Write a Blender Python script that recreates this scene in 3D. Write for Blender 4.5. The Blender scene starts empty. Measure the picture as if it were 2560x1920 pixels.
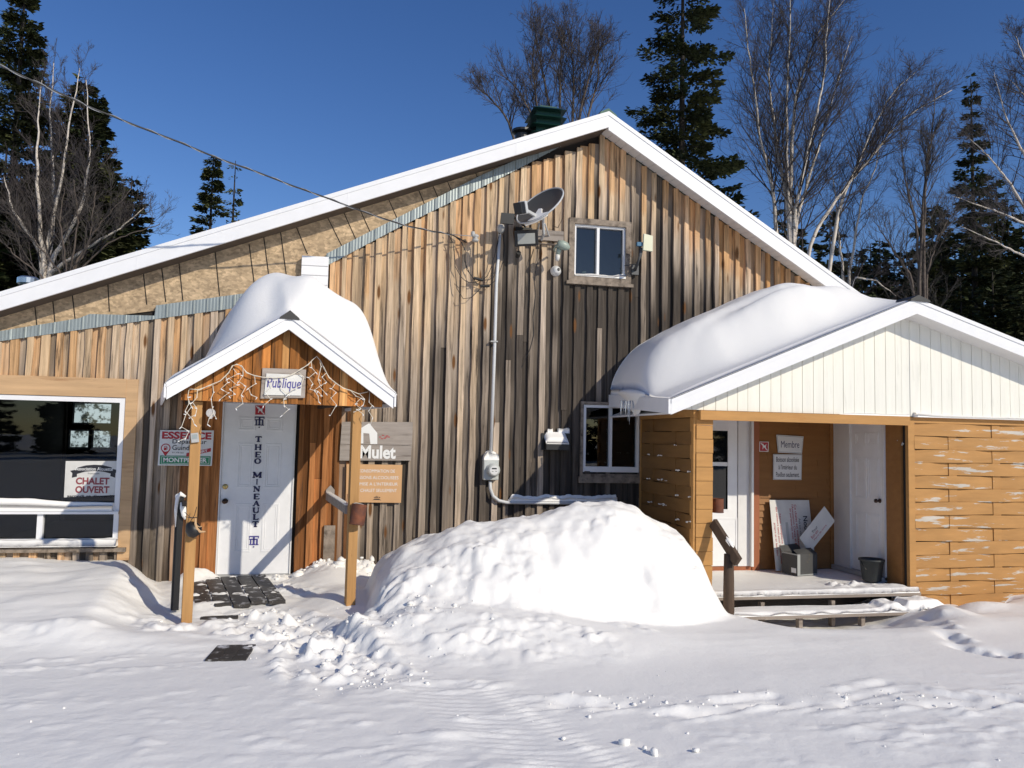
import bpy, math, random
import numpy as np
from mathutils import Vector, Matrix
random.seed(7); RNG = np.random.default_rng(11)
SC = bpy.context.scene
R = math.radians
# ------------------------------------------------------------------ camera
F_PX = 1950.0
CP, CR, CY = R(3.9), R(1.23), R(12.1)
CAM = np.array([0.0, -9.76, 1.687])
def cam_axes():
    f = np.array([math.sin(CY)*math.cos(CP), math.cos(CY)*math.cos(CP), math.sin(CP)])
    s = np.array([math.cos(CY), -math.sin(CY), 0.0]); u = np.cross(s, f)
    return s*math.cos(CR)+u*math.sin(CR), -s*math.sin(CR)+u*math.cos(CR), f
AS, AU, AF = cam_axes()
cd = bpy.data.cameras.new('camera'); cam = bpy.data.objects.new('camera', cd); SC.collection.objects.link(cam)
cd.sensor_width = 36; cd.lens = 36*F_PX/2560; cd.clip_end = 3000; cd.clip_start = .05
M = Matrix(((AS[0], AU[0], -AF[0], CAM[0]), (AS[1], AU[1], -AF[1], CAM[1]), (AS[2], AU[2], -AF[2], CAM[2]), (0, 0, 0, 1)))
cam.matrix_world = M; SC.camera = cam
# ------------------------------------------------------------------ light
SUN = Vector((.70, -1.0, .66)).normalized()
sun_el = math.asin(SUN.z); sun_az = math.atan2(SUN.x, SUN.y)
W = bpy.data.worlds.new('World'); SC.world = W; W.use_nodes = True
nt = W.node_tree; bg = nt.nodes['Background']
sky = nt.nodes.new('ShaderNodeTexSky'); sky.sky_type = 'NISHITA'; sky.sun_disc = False
sky.sun_elevation = sun_el; sky.sun_rotation = sun_az
sky.altitude = 600; sky.air_density = 1.0; sky.dust_density = .25; sky.ozone_density = 2.6
hs = nt.nodes.new('ShaderNodeHueSaturation'); hs.inputs['Saturation'].default_value = 1.24; hs.inputs['Hue'].default_value = .513; nt.links.new(sky.outputs[0], hs.inputs['Color'])
nt.links.new(hs.outputs[0], bg.inputs[0]); bg.inputs[1].default_value = .105
sl = bpy.data.lights.new('sun', 'SUN'); sl.energy = 3.3; sl.angle = R(.55); sl.color = (1, .915, .76)
so = bpy.data.objects.new('sun', sl); SC.collection.objects.link(so)
so.rotation_euler = SUN.to_track_quat('Z', 'Y').to_euler(); so.location = (8, -14, 12)
SC.view_settings.view_transform = 'Standard'; SC.view_settings.look = 'None'
SC.view_settings.exposure = .06; SC.view_settings.gamma = 1
SC.render.engine = 'CYCLES'; SC.cycles.max_bounces = 9; SC.cycles.diffuse_bounces = 7
SC.cycles.glossy_bounces = 3; SC.cycles.transmission_bounces = 4; SC.cycles.transparent_max_bounces = 6
# ------------------------------------------------------------------ pixel helpers (points on real planes)
def ray(u, v): return AF + AS*(u-1280)/F_PX - AU*(v-960)/F_PX
def aY(u, v, Y=0.0):
    d = ray(u, v); return CAM + d*(Y-CAM[1])/d[1]
def aX(u, v, X):
    d = ray(u, v); return CAM + d*(X-CAM[0])/d[0]
def aZ(u, v, Z=0.0):
    d = ray(u, v); return CAM + d*(Z-CAM[2])/d[2]
def xz(u, v, Y=0.0):
    p = aY(u, v, Y); return (float(p[0]), float(p[2]))
def crop(ox, oy, k): return lambda x, y: (ox+x*k, oy+y*k)
c1 = crop(0, 640, 640/2212); c2 = crop(380, 640, 680/2212); c3 = crop(0, 950, 640/2212)
c4 = crop(380, 950, 680/1849); c5 = crop(1080, 420, 640/2212); c6 = crop(800, 880, 640/2212)
c7 = crop(1400, 880, 640/2212); c8 = crop(1720, 980, 840/2212); c9 = crop(1500, 680, 1060/2212)
cS = crop(0, 1350, 1280/2212); cT = crop(1280, 1350, 1280/2212); cR_ = crop(1800, 0, 760/1576); cL_ = crop(0, 0, 640/1327)
cU = crop(1150, 0, 700/2212); cV = crop(640, 300, 640/2212)
# ------------------------------------------------------------------ object helpers
LOC = {}
def link(o): SC.collection.objects.link(o); return o
def tag(o, label=None, cat=None, group=None, kind=None):
    if label: o['label'] = label
    if cat: o['category'] = cat
    if group: o['group'] = group
    if kind: o['kind'] = kind
    return o
def thing(name, label, cat, loc=(0, 0, 0), group=None, rotz=0, local=False):
    o = link(bpy.data.objects.new(name, None)); o.location = loc; o.rotation_euler = (0, 0, rotz)
    o.empty_display_size = .1
    LOC[o.name] = np.zeros(3) if local else np.array(loc, float)
    return tag(o, label, cat, group)
class MB:
    def __init__(s): s.v = []; s.f = []; s.c = []; s.use_c = False
    def add(s, vs, fs, col=None):
        b = len(s.v); s.v += [tuple(map(float, p)) for p in vs]; s.f += [tuple(b+i for i in f) for f in fs]
        s.c += [col or (1, 1, 1)]*len(vs)
        if col: s.use_c = True
        return s
    def box(s, x0, x1, y0, y1, z0, z1, col=None, mat=None):
        p = [(x, y, z) for z in (z0, z1) for y in (y0, y1) for x in (x0, x1)]
        if mat is not None: p = [mat @ Vector(q) for q in p]
        return s.add(p, [(0, 2, 3, 1), (4, 5, 7, 6), (0, 1, 5, 4), (2, 6, 7, 3), (0, 4, 6, 2), (1, 3, 7, 5)], col)
    def prism(s, poly, y0, y1, col=None):      # poly in XZ, counter-clockwise seen from -Y
        n = len(poly)
        vs = [(p[0], y0, p[1]) for p in poly]+[(p[0], y1, p[1]) for p in poly]
        fs = [tuple(range(n)), tuple(range(2*n-1, n-1, -1))]+[(i, i+n, (i+1) % n+n, (i+1) % n) for i in range(n)]
        return s.add(vs, fs, col)
    def tube(s, pts, r, n=8, caps=True, col=None):
        pts = [Vector(p) for p in pts]; m = len(pts)
        rs = r if isinstance(r, (list, tuple)) else [r]*m
        vs = []; fs = []; up = Vector((0, 0, 1))
        for i, p in enumerate(pts):
            d = (pts[min(i+1, m-1)]-pts[max(i-1, 0)]).normalized()
            a = d.cross(up if abs(d.z) < .95 else Vector((1, 0, 0))).normalized()
            if i and a.dot(pa) < 0: a = -a
            pa = a; b = d.cross(a)
            for k in range(n):
                t = 2*math.pi*k/n; vs.append(p+(a*math.cos(t)+b*math.sin(t))*rs[i])
        for i in range(m-1):
            for k in range(n):
                fs.append((i*n+k, i*n+(k+1) % n, (i+1)*n+(k+1) % n, (i+1)*n+k))
        if caps: fs += [tuple(range(n-1, -1, -1)), tuple(range((m-1)*n, m*n))]
        return s.add(vs, fs, col)
    def bar(s, a, b, w, h, col=None):          # rectangular bar from a to b
        a = Vector(a); b = Vector(b); d = (b-a).normalized()
        sd = d.cross(Vector((0, 0, 1))); sd = sd.normalized() if sd.length > .01 else Vector((1, 0, 0))
        u = sd.cross(d); vs = []
        for p in (a, b):
            for i, j in ((-1, -1), (1, -1), (1, 1), (-1, 1)): vs.append(p+sd*i*w/2+u*j*h/2)
        return s.add(vs, [(3, 2, 1, 0), (4, 5, 6, 7), (0, 1, 5, 4), (1, 2, 6, 5), (2, 3, 7, 6), (3, 0, 4, 7)], col)
    def lathe(s, prof, n=20, mat=None, col=None):  # prof [(r,z)]
        vs = []; fs = []; m = len(prof)
        for r, z in prof:
            for k in range(n):
                t = 2*math.pi*k/n; p = Vector((r*math.cos(t), r*math.sin(t), z)); vs.append(mat @ p if mat is not None else p)
        for i in range(m-1):
            for k in range(n): fs.append((i*n+k, i*n+(k+1) % n, (i+1)*n+(k+1) % n, (i+1)*n+k))
        return s.add(vs, fs, col)
    def build(s, name, mat, parent=None, smooth=False, bevel=0, auto=None):
        off = LOC.get(parent.name, np.zeros(3)) if parent else np.zeros(3)
        me = bpy.data.meshes.new(name)
        vv = np.array(s.v, float)-off
        me.from_pydata(vv.tolist(), [], s.f); me.update()
        if s.use_c:
            ca = me.color_attributes.new('Col', 'FLOAT_COLOR', 'POINT')
            ca.data.foreach_set('color', np.hstack([np.array(s.c, float), np.ones((len(s.c), 1))]).ravel())
        if smooth: me.polygons.foreach_set('use_smooth', [True]*len(me.polygons))
        me.materials.append(mat)
        o = link(bpy.data.objects.new(name, me)); o.parent = parent; LOC[o.name] = off
        if bevel:
            b = o.modifiers.new('bevel', 'BEVEL'); b.width = bevel; b.segments = 2; b.limit_method = 'ANGLE'
        return o
def mesh_np(name, V, Fq, mat, parent=None, smooth=True, cols=None):
    """fast mesh from numpy; Fq (n,3) or (n,4)"""
    off = LOC.get(parent.name, np.zeros(3)) if parent else np.zeros(3)
    me = bpy.data.meshes.new(name); k = Fq.shape[1]; n = len(Fq)
    me.vertices.add(len(V)); me.vertices.foreach_set('co', (V-off).astype(np.float32).ravel())
    me.loops.add(n*k); me.loops.foreach_set('vertex_index', Fq.astype(np.int32).ravel())
    me.polygons.add(n); me.polygons.foreach_set('loop_start', np.arange(0, n*k, k, dtype=np.int32))
    me.polygons.foreach_set('use_smooth', np.full(n, smooth)); me.update(calc_edges=True); me.validate()
    if cols is not None:
        ca = me.color_attributes.new('Col', 'FLOAT_COLOR', 'POINT')
        ca.data.foreach_set('color', np.hstack([cols, np.ones((len(cols), 1))]).astype(np.float32).ravel())
    me.materials.append(mat)
    o = link(bpy.data.objects.new(name, me)); o.parent = parent; LOC[o.name] = off
    return o
# ------------------------------------------------------------------ materials
def mat(name, col=(.5, .5, .5), rough=.6, metal=0., var=.12, scale=6., stretch=(1, 1, 1), bump=.15, bscale=40.,
        bdist=.003, attr=False, spec=.5, col2=None, c2scale=3., c2lo=.45, c2hi=.6, c2stretch=(1, 1, 1), coat=0., knots=False, flakes=0.):
    m = bpy.data.materials.new(name); m.use_nodes = True; t = m.node_tree; N = t.nodes; L = t.links
    p = N['Principled BSDF']; p.inputs['Roughness'].default_value = rough; p.inputs['Metallic'].default_value = metal
    p.inputs['Specular IOR Level'].default_value = spec; p.inputs['Coat Weight'].default_value = coat
    tc = N.new('ShaderNodeTexCoord')
    def noise(sc, st, det=4, rg=.6):
        mp = N.new('ShaderNodeMapping'); mp.inputs['Scale'].default_value = st; L.new(tc.outputs['Object'], mp.inputs[0])
        n = N.new('ShaderNodeTexNoise'); n.inputs['Scale'].default_value = sc; n.inputs['Detail'].default_value = det
        n.inputs['Roughness'].default_value = rg; L.new(mp.outputs[0], n.inputs['Vector']); return n.outputs[0]
    def ramp(src, lo, hi, a, b):
        r = N.new('ShaderNodeMapRange'); r.inputs[1].default_value = lo; r.inputs[2].default_value = hi
        r.inputs[3].default_value = a; r.inputs[4].default_value = b; L.new(src, r.inputs[0]); return r.outputs[0]
    if attr:
        a = N.new('ShaderNodeAttribute'); a.attribute_name = 'Col'; base = a.outputs['Color']
    else:
        rgb = N.new('ShaderNodeRGB'); rgb.outputs[0].default_value = (*col, 1); base = rgb.outputs[0]
    if col2:
        mx = N.new('ShaderNodeMix'); mx.data_type = 'RGBA'; L.new(base, mx.inputs['A']); mx.inputs['B'].default_value = (*col2, 1)
        L.new(ramp(noise(c2scale, c2stretch, 6, .65), c2lo, c2hi, 0, 1), mx.inputs['Factor']); base = mx.outputs['Result']
    if var:
        mu = N.new('ShaderNodeMix'); mu.data_type = 'RGBA'; mu.blend_type = 'MULTIPLY'; mu.inputs['Factor'].default_value = 1
        L.new(base, mu.inputs['A']); cb = N.new('ShaderNodeCombineColor')
        v = ramp(noise(scale, stretch), .25, .75, 1-var, 1+var)
        for i in range(3): L.new(v, cb.inputs[i])
        L.new(cb.outputs[0], mu.inputs['B']); base = mu.outputs['Result']
    if knots or flakes:
        mp = N.new('ShaderNodeMapping'); mp.inputs['Scale'].default_value = (6.5, 1, 1.5) if knots else (flakes, flakes*.4, flakes*1.6); L.new(tc.outputs['Object'], mp.inputs[0])
        vo = N.new('ShaderNodeTexVoronoi'); vo.inputs['Scale'].default_value = 1; vo.inputs['Randomness'].default_value = 1; L.new(mp.outputs[0], vo.inputs['Vector'])
        mx = N.new('ShaderNodeMix'); mx.data_type = 'RGBA'; L.new(base, mx.inputs['A'])
        if knots:
            mx.inputs['B'].default_value = (.16, .075, .03, 1); L.new(ramp(vo.outputs['Distance'], .10, .17, 1, 0), mx.inputs['Factor'])
        else:
            mx.blend_type = 'MULTIPLY'; mx.inputs['Factor'].default_value = 1; sp_ = N.new('ShaderNodeSeparateColor'); L.new(vo.outputs['Color'], sp_.inputs[0]); cb2 = N.new('ShaderNodeCombineColor')
            v2 = ramp(sp_.outputs[0], 0, 1, .72, 1.22)
            for i in range(3): L.new(v2, cb2.inputs[i])
            L.new(cb2.outputs[0], mx.inputs['B'])
        base = mx.outputs['Result']
    L.new(base, p.inputs['Base Color'])
    if bump:
        b = N.new('ShaderNodeBump'); b.inputs['Strength'].default_value = bump; b.inputs['Distance'].default_value = bdist
        L.new(noise(bscale, stretch, 5), b.inputs['Height']); L.new(b.outputs[0], p.inputs['Normal'])
    m['_'] = 1
    return m
def snow_mat(name, scale=1., bump=.5, col=(.935, .915, .875)):
    m = bpy.data.materials.new(name); m.use_nodes = True; t = m.node_tree; N = t.nodes; L = t.links
    p = N['Principled BSDF']; p.inputs['Base Color'].default_value = (*col, 1); p.inputs['Roughness'].default_value = .55
    p.inputs['Specular IOR Level'].default_value = .25
    tc = N.new('ShaderNodeTexCoord'); prev = None
    for sc, d, st in ((7*scale, .02, bump*.5), (32*scale, .008, bump*.8), (140*scale, .003, bump)):
        n = N.new('ShaderNodeTexNoise'); n.inputs['Scale'].default_value = sc; n.inputs['Detail'].default_value = 5
        n.inputs['Roughness'].default_value = .6; L.new(tc.outputs['Object'], n.inputs['Vector'])
        b = N.new('ShaderNodeBump'); b.inputs['Distance'].default_value = d; b.inputs['Strength'].default_value = st
        L.new(n.outputs[0], b.inputs['Height'])
        if prev: L.new(prev, b.inputs['Normal'])
        prev = b.outputs[0]
    L.new(prev, p.inputs['Normal'])
    return m
SNOW = snow_mat('snow', 1., .45)
SNOWR = snow_mat('smooth_snow', .8, .28)
ICE = mat('ice', (.75, .8, .85), .1, var=.05); ICE.node_tree.nodes['Principled BSDF'].inputs['Transmission Weight'].default_value = .7
WOOD = mat('weathered_boards', rough=.85, var=.55, scale=34, stretch=(1, 1, .04), bump=.7, bscale=60, bdist=.004, attr=True, spec=.15,
           col2=(.045, .037, .03), c2scale=12, c2lo=.56, c2hi=.70, c2stretch=(1.8, 1, .10), knots=True)
WHITE = mat('white_aluminium', (.80, .80, .81), .4, var=.03, bump=.03, spec=.4)
WHITED = mat('white_door_paint', (.83, .83, .84), .38, var=.05, bump=.05, spec=.4)
SOFFIT = mat('soffit_white', (.74, .73, .72), .5, var=.05)
CREAM = mat('cream_painted_boards', (.80, .785, .71), .6, var=.06, scale=4, stretch=(3, 1, .2), bump=.15, spec=.3,
            col2=(.68, .67, .6), c2scale=7, c2lo=.58, c2hi=.75, c2stretch=(2, 1, .3))
OSB = mat('strand_board', (.50, .37, .235), .75, var=.3, scale=9, stretch=(.8, 1, 1.2), bump=.2, bscale=30, spec=.2,
          col2=(.43, .315, .20), c2scale=3.2, c2lo=.42, c2hi=.66, c2stretch=(.7, 1, 1.2), flakes=28.)
SOFD = mat('shade_darkened_soffit', (.10, .075, .055), .8, var=.2)  # left soffit coloured dark to deepen the shade under the eave
GALV = mat('galvanised_sheet', (.31, .35, .35), .45, .35, var=.14, scale=10, stretch=(1, 1, .3))
GREEN = mat('green_roof_metal', (.012, .055, .042), .35, .3, var=.15)
AMBER_SHADE = mat('amber_paint_shade_darkened', (.22, .115, .038), .62, var=.12, scale=9, stretch=(1, .25, 1.5), bump=.3, bscale=45, spec=.3)  # same amber paint, darkened in colour for the shaded side wall
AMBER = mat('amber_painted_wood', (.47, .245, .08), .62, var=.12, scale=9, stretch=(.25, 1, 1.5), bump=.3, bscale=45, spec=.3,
            col2=(.40, .17, .045), c2scale=5, c2lo=.6, c2hi=.8, c2stretch=(.3, 1, 1.2))
PEEL = mat('peeling_amber_paint', (.455, .24, .083), .65, var=.14, scale=9, stretch=(.25, 1, 1.5), bump=.4, bscale=45, spec=.25,
           col2=(.52, .48, .42), c2scale=4.2, c2lo=.575, c2hi=.605, c2stretch=(.42, 1, 3.6))
AMBER_RECESS = mat('amber_clapboard_shade_brown', (.30, .14, .045), .6, var=.12, scale=9, stretch=(.2, 1, 1.5), bump=.2, spec=.3)  # amber paint of the recess, its porch shade put into the colour
REDTRIM = mat('reddish_trim', (.34, .12, .055), .6, var=.12, scale=9, stretch=(1, 1, .2), spec=.3)
POST = mat('treated_post_wood', (.44, .24, .09), .7, var=.25, scale=18, stretch=(1, 1, .06), bump=.4, spec=.25,
           col2=(.12, .055, .02), c2scale=14, c2lo=.66, c2hi=.72, c2stretch=(1.5, 1, .12))
RAILW = mat('old_rail_wood', (.085, .058, .042), .8, var=.35, scale=14, stretch=(1, 1, .1), bump=.5, spec=.2)
GREYW = mat('grey_barn_wood', (.33, .29, .26), .8, var=.25, scale=10, stretch=(.12, 1, 2), bump=.4, spec=.2,
            col2=(.18, .15, .13), c2scale=9, c2lo=.55, c2hi=.7, c2stretch=(.2, 1, 3))
FRAMEW = mat('window_trim_wood', (.27, .22, .175), .8, var=.35, scale=14, stretch=(1, 1, 1), bump=.5, spec=.2,
             col2=(.09, .07, .055), c2scale=9, c2lo=.52, c2hi=.7)
TRIMT = mat('tan_trim_wood', (.55, .36, .2), .75, var=.18, scale=9, stretch=(.15, 1, 1.5), bump=.3, spec=.2,
            col2=(.32, .17, .08), c2scale=4, c2lo=.58, c2hi=.75, c2stretch=(.25, 1, 3))
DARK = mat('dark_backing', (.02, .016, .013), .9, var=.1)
GLASS = mat('window_glass', (.006, .008, .010), .02, var=0, bump=.3, bscale=1.6, bdist=.002, spec=.42)
CGL = bpy.data.materials.new('clear_window_glass'); CGL.use_nodes = True; _t = CGL.node_tree; _t.nodes.clear()
_o = _t.nodes.new('ShaderNodeOutputMaterial'); _m = _t.nodes.new('ShaderNodeMixShader'); _f = _t.nodes.new('ShaderNodeFresnel'); _f.inputs[0].default_value = 1.7
_a = _t.nodes.new('ShaderNodeBsdfTransparent'); _a.inputs[0].default_value = (.72, .78, .78, 1); _g = _t.nodes.new('ShaderNodeBsdfGlossy'); _g.inputs['Roughness'].default_value = .015
_n = _t.nodes.new('ShaderNodeTexNoise'); _n.inputs['Scale'].default_value = 1.6; _c = _t.nodes.new('ShaderNodeTexCoord'); _b = _t.nodes.new('ShaderNodeBump'); _b.inputs['Strength'].default_value = .3; _b.inputs['Distance'].default_value = .002
_t.links.new(_c.outputs['Object'], _n.inputs['Vector']); _t.links.new(_n.outputs[0], _b.inputs['Height']); _t.links.new(_b.outputs[0], _g.inputs['Normal'])
_t.links.new(_f.outputs[0], _m.inputs[0]); _t.links.new(_a.outputs[0], _m.inputs[1]); _t.links.new(_g.outputs[0], _m.inputs[2]); _t.links.new(_m.outputs[0], _o.inputs[0])
FARGLOW = mat('far_window_glow', (.3, .33, .34), .5, var=0, bump=0)  # emission stands in for daylight and branches behind the far windows
_t = FARGLOW.node_tree; _p = _t.nodes['Principled BSDF']; _n = _t.nodes.new('ShaderNodeTexNoise'); _n.inputs['Scale'].default_value = 5; _n.inputs['Detail'].default_value = 8; _n.inputs['Roughness'].default_value = .75
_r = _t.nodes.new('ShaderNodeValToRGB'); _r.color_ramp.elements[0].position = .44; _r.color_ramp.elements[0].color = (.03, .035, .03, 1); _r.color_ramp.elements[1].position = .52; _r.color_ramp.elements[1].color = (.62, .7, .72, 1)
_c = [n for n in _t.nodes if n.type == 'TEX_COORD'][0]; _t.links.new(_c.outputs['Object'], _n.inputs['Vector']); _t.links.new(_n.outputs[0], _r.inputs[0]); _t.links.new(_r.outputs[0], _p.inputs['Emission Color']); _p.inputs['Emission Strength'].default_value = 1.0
BLACK = mat('black_plastic', (.012, .012, .013), .45, var=.1)
CABLE = mat('black_cable', (.02, .02, .022), .5, var=.05, bump=0)
CABLEG = mat('grey_twisted_cable', (.28, .29, .31), .5, var=.5, scale=30, bump=0)
GREYP = mat('grey_plastic', (.42, .42, .41), .5, var=.08)
METER = mat('meter_grey', (.52, .54, .52), .45, var=.06)
CONDUIT = mat('conduit_grey_pvc', (.62, .63, .64), .45, var=.05)
DISH = mat('dish_grey', (.065, .068, .072), .5, var=.08)
DISHL = mat('dish_light_grey', (.5, .51, .52), .5, var=.06)
LAMPG = mat('lamp_housing_green_grey', (.30, .36, .31), .4, var=.1)
IVORY = mat('ivory_panel', (.68, .68, .50), .5, var=.05)
BLUE = mat('blue_plastic', (.02, .13, .25), .5, var=.1)
RUST = mat('rusty_tin', (.17, .055, .025), .8, var=.35, scale=14, bump=.4, col2=(.09, .04, .03), c2scale=9)
BRASS = mat('brass', (.55, .4, .16), .3, .9, var=.05)
BRONZE = mat('bronze_knob', (.06, .035, .025), .3, .7, var=.05)
SIGNW = mat('sign_white', (.72, .72, .71), .45, var=.04, bump=.03)
LENSG = mat('lamp_lens_grey', (.36, .37, .35), .25, var=.1)
SIGNWG = mat('weathered_sign_white', (.64, .63, .60), .55, var=.1)
SIGNO = mat('sign_orange', (.62, .36, .17), .5, var=.05, bump=.03)
REDF = mat('faded_red_ink', (.27, .05, .06), .5, var=.1, bump=0)
RED = mat('sign_red', (.42, .02, .03), .5, var=.05, bump=0)
SGREEN = mat('sign_green', (.02, .22, .10), .5, var=.05, bump=0)
INK = mat('black_ink', (.02, .02, .025), .5, var=0, bump=0)
NAVY = mat('navy_ink', (.02, .022, .09), .5, var=0, bump=0)
VIOLET = mat('violet_ink', (.07, .06, .26), .5, var=0, bump=0)
INKW = mat('white_ink', (.78, .78, .77), .5, var=0, bump=0)
WLIGHT = mat('white_light_cord', (.72, .66, .55), .5, var=.05, bump=0)
CLEAR = mat('cloudy_plastic', (.75, .75, .75), .3, var=.05); CLEAR.node_tree.nodes['Principled BSDF'].inputs['Alpha'].default_value = .45
CARD = mat('printed_carton_dark', (.055, .055, .055), .7, var=.2, scale=5, col2=(.13, .095, .045), c2scale=8, c2lo=.6, c2hi=.68)
BOXTAPE = mat('carton_tape', (.33, .34, .33), .5, var=.1)
PAIL = mat('dark_rubber_pail', (.035, .04, .042), .6, var=.2)
MATW = mat('wet_dark_planks', (.035, .03, .026), .55, var=.4, scale=9, bump=.5, col2=(.45, .45, .46), c2scale=9, c2lo=.56, c2hi=.66)
DECKW = mat('deck_edge_wood', (.28, .23, .19), .8, var=.3, scale=12, stretch=(.1, 1, 2), bump=.4)
DECKD = mat('deck_frame_dark_wood', (.075, .06, .05), .8, var=.3)
SPR = mat('spruce_needles', rough=.75, var=.35, scale=1.3, bump=0, attr=True, spec=.2)
BARKD = mat('dark_bark', (.028, .022, .019), .9, var=.35, scale=12, stretch=(1, 1, .3), bump=.5)
BIRCH = mat('birch_bark', (.62, .55, .48), .7, var=.15, scale=5, bump=.2, col2=(.06, .045, .04), c2scale=7, c2lo=.6, c2hi=.66, c2stretch=(1, 1, 2.5))
BARKB = mat('brown_bark', (.11, .085, .07), .85, var=.3, scale=9, bump=.3)
TWIG = mat('reddish_twigs', (.045, .036, .036), .8, var=.2, bump=0)
TWIGL = mat('pale_twigs', (.06, .05, .045), .8, var=.25, bump=0)
CHROME = mat('galvanised_cap', (.6, .62, .64), .25, .9, var=.05)
for m_ in bpy.data.materials:
    if '_' in m_: del m_['_']
# ------------------------------------------------------------------ text
_tc = {}
def text(s, cx, cz, w, h, y, parent, material, name='lettering', bold=.0, shear=0., rot=0., local=True):
    """flat raised lettering in the XZ plane facing -Y, scaled to exactly w x h, centred at (cx, cz)"""
    key = (s, bold, shear)
    if key not in _tc:
        cu = bpy.data.curves.new('t', 'FONT'); cu.body = s; cu.size = 1; cu.offset = bold; cu.shear = shear
        cu.resolution_u = 3; cu.extrude = 0; cu.align_x = 'CENTER'
        ob = link(bpy.data.objects.new('t', cu)); dg = bpy.context.evaluated_depsgraph_get()
        me = bpy.data.meshes.new_from_object(ob.evaluated_get(dg))
        v = np.array([q.co[:2] for q in me.vertices]); f = [tuple(p.vertices) for p in me.polygons]
        bpy.data.objects.remove(ob); bpy.data.curves.remove(cu); bpy.data.meshes.remove(me); _tc[key] = (v, f)
    v, f = _tc[key]; lo = v.min(0); hi = v.max(0); q = (v-(lo+hi)/2)/(hi-lo)*np.array([w, h])
    c, sn = math.cos(rot), math.sin(rot)
    X = cx+q[:, 0]*c-q[:, 1]*sn; Z = cz+q[:, 0]*sn+q[:, 1]*c
    m = MB(); m.add(np.stack([X, np.full(len(X), y), Z], 1), f)
    return m.build(name, material, parent)
def serif_glyph(m, ch, cx, cz, w, h, y):
    """hand-drawn serif capitals as little bars"""
    def B(x0, z0, x1, z1, t):
        ax, az, bx, bz = cx+(x0-.5)*w, cz+(z0-.5)*h, cx+(x1-.5)*w, cz+(z1-.5)*h
        d = math.hypot(bx-ax, bz-az); nx, nz = -(bz-az)/d*t/2, (bx-ax)/d*t/2
        m.add([(ax-nx, y, az-nz), (bx-nx, y, bz-nz), (bx+nx, y, bz+nz), (ax+nx, y, az+nz)], [(0, 1, 2, 3)])
    T, t = w*.31, w*.145
    def S(x, z, k=.36): B(x-k/2, z, x+k/2, z, t)
    def arc(x, z, rx, rz, a0, a1, n=14):
        for i in range(n):
            p, q = a0+(a1-a0)*i/n, a0+(a1-a0)*(i+1)/n; mid = (p+q)/2
            th = t+(T-t)*abs(math.cos(mid))**1.5
            B(x+rx*math.cos(p), z+rz*math.sin(p), x+rx*math.cos(q), z+rz*math.sin(q), th)
    if ch == 'T': B(.5, 0, .5, .97, T); B(.05, .96, .95, .96, t*1.2); S(.5, .03, .5); B(.07, .96, .07, .76, t); B(.93, .96, .93, .76, t)
    elif ch == 'H':
        for x in (.17, .83): B(x, 0, x, 1, T*.85); S(x, .03); S(x, .97)
        B(.2, .5, .8, .5, t)
    elif ch == 'E': B(.25, 0, .25, 1, T); B(.1, .97, .9, .97, t); B(.1, .03, .93, .03, t); B(.25, .5, .7, .5, t); B(.88, .97, .88, .78, t); B(.9, .03, .9, .24, t); B(.7, .6, .7, .4, t)
    elif ch == 'O': arc(.5, .5, .4, .46, 0, 2*math.pi, 24)
    elif ch == 'M': B(.12, 0, .12, 1, t); B(.14, .98, .5, .1, T*.8); B(.5, .1, .85, .98, t); B(.86, 0, .86, 1, T*.8); S(.12, .03, .3); S(.86, .03, .34); S(.1, .97, .22); S(.92, .97, .2)
    elif ch == 'I': B(.5, 0, .5, 1, T); S(.5, .03, .5); S(.5, .97, .5)
    elif ch == 'N': B(.15, 0, .15, 1, t); B(.85, 0, .85, 1, t); B(.13, .98, .86, .04, T*.9); S(.15, .03, .3); S(.85, .97, .3); S(.08, .97, .2)
    elif ch == 'A': B(.15, .03, .5, .98, t); B(.48, .98, .84, .03, T*.9); B(.28, .35, .68, .35, t); S(.14, .03, .3); S(.85, .03, .34)
    elif ch == 'U': B(.18, .3, .18, 1, T*.9); B(.84, .3, .84, 1, t); arc(.51, .32, .33, .28, math.pi, 2*math.pi, 10); S(.18, .97); S(.84, .97, .26)
    elif ch == 'L': B(.28, 0, .28, 1, T); S(.28, .97, .44); B(.12, .03, .9, .03, t); B(.87, .03, .87, .28, t)
# ------------------------------------------------------------------ noise
_T = RNG.random((256, 256))
def vnoise(x, y):
    xi = np.floor(x).astype(int); yi = np.floor(y).astype(int); fx = x-xi; fy = y-yi
    fx = fx*fx*fx*(fx*(fx*6-15)+10); fy = fy*fy*fy*(fy*(fy*6-15)+10)
    a = _T[xi & 255, yi & 255]; b = _T[(xi+1) & 255, yi & 255]; c = _T[xi & 255, (yi+1) & 255]; d = _T[(xi+1) & 255, (yi+1) & 255]
    return (a*(1-fx)+b*fx)*(1-fy)+(c*(1-fx)+d*fx)*fy
def fbm(x, y, o=4, g=.5):
    s = 0; a = 1; t = 0
    for i in range(o):
        s = s+a*(vnoise(x*2**i+17.3*i, y*2**i+9.1*i)*2-1); t += a; a *= g
    return s/t
def worley(x, y):
    xi = np.floor(x).astype(int); yi = np.floor(y).astype(int); f1 = np.full(x.shape, 9.); f2 = f1.copy(); id_ = np.zeros(x.shape)
    for a in (-1, 0, 1):
        for b in (-1, 0, 1):
            cx = xi+a; cy = yi+b; px = cx+_T[cx & 255, cy & 255]; py = cy+_T[(cx+37) & 255, (cy+91) & 255]; d = np.hypot(x-px, y-py)
            n1 = d < f1; f2 = np.where(n1, f1, np.minimum(f2, d)); id_ = np.where(n1, _T[(cx+11) & 255, (cy+53) & 255], id_); f1 = np.where(n1, d, f1)
    return f1, f2, id_
def sst(a, b, x):
    t = np.clip((x-a)/(b-a), 0, 1); return t*t*(3-2*t)
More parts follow.
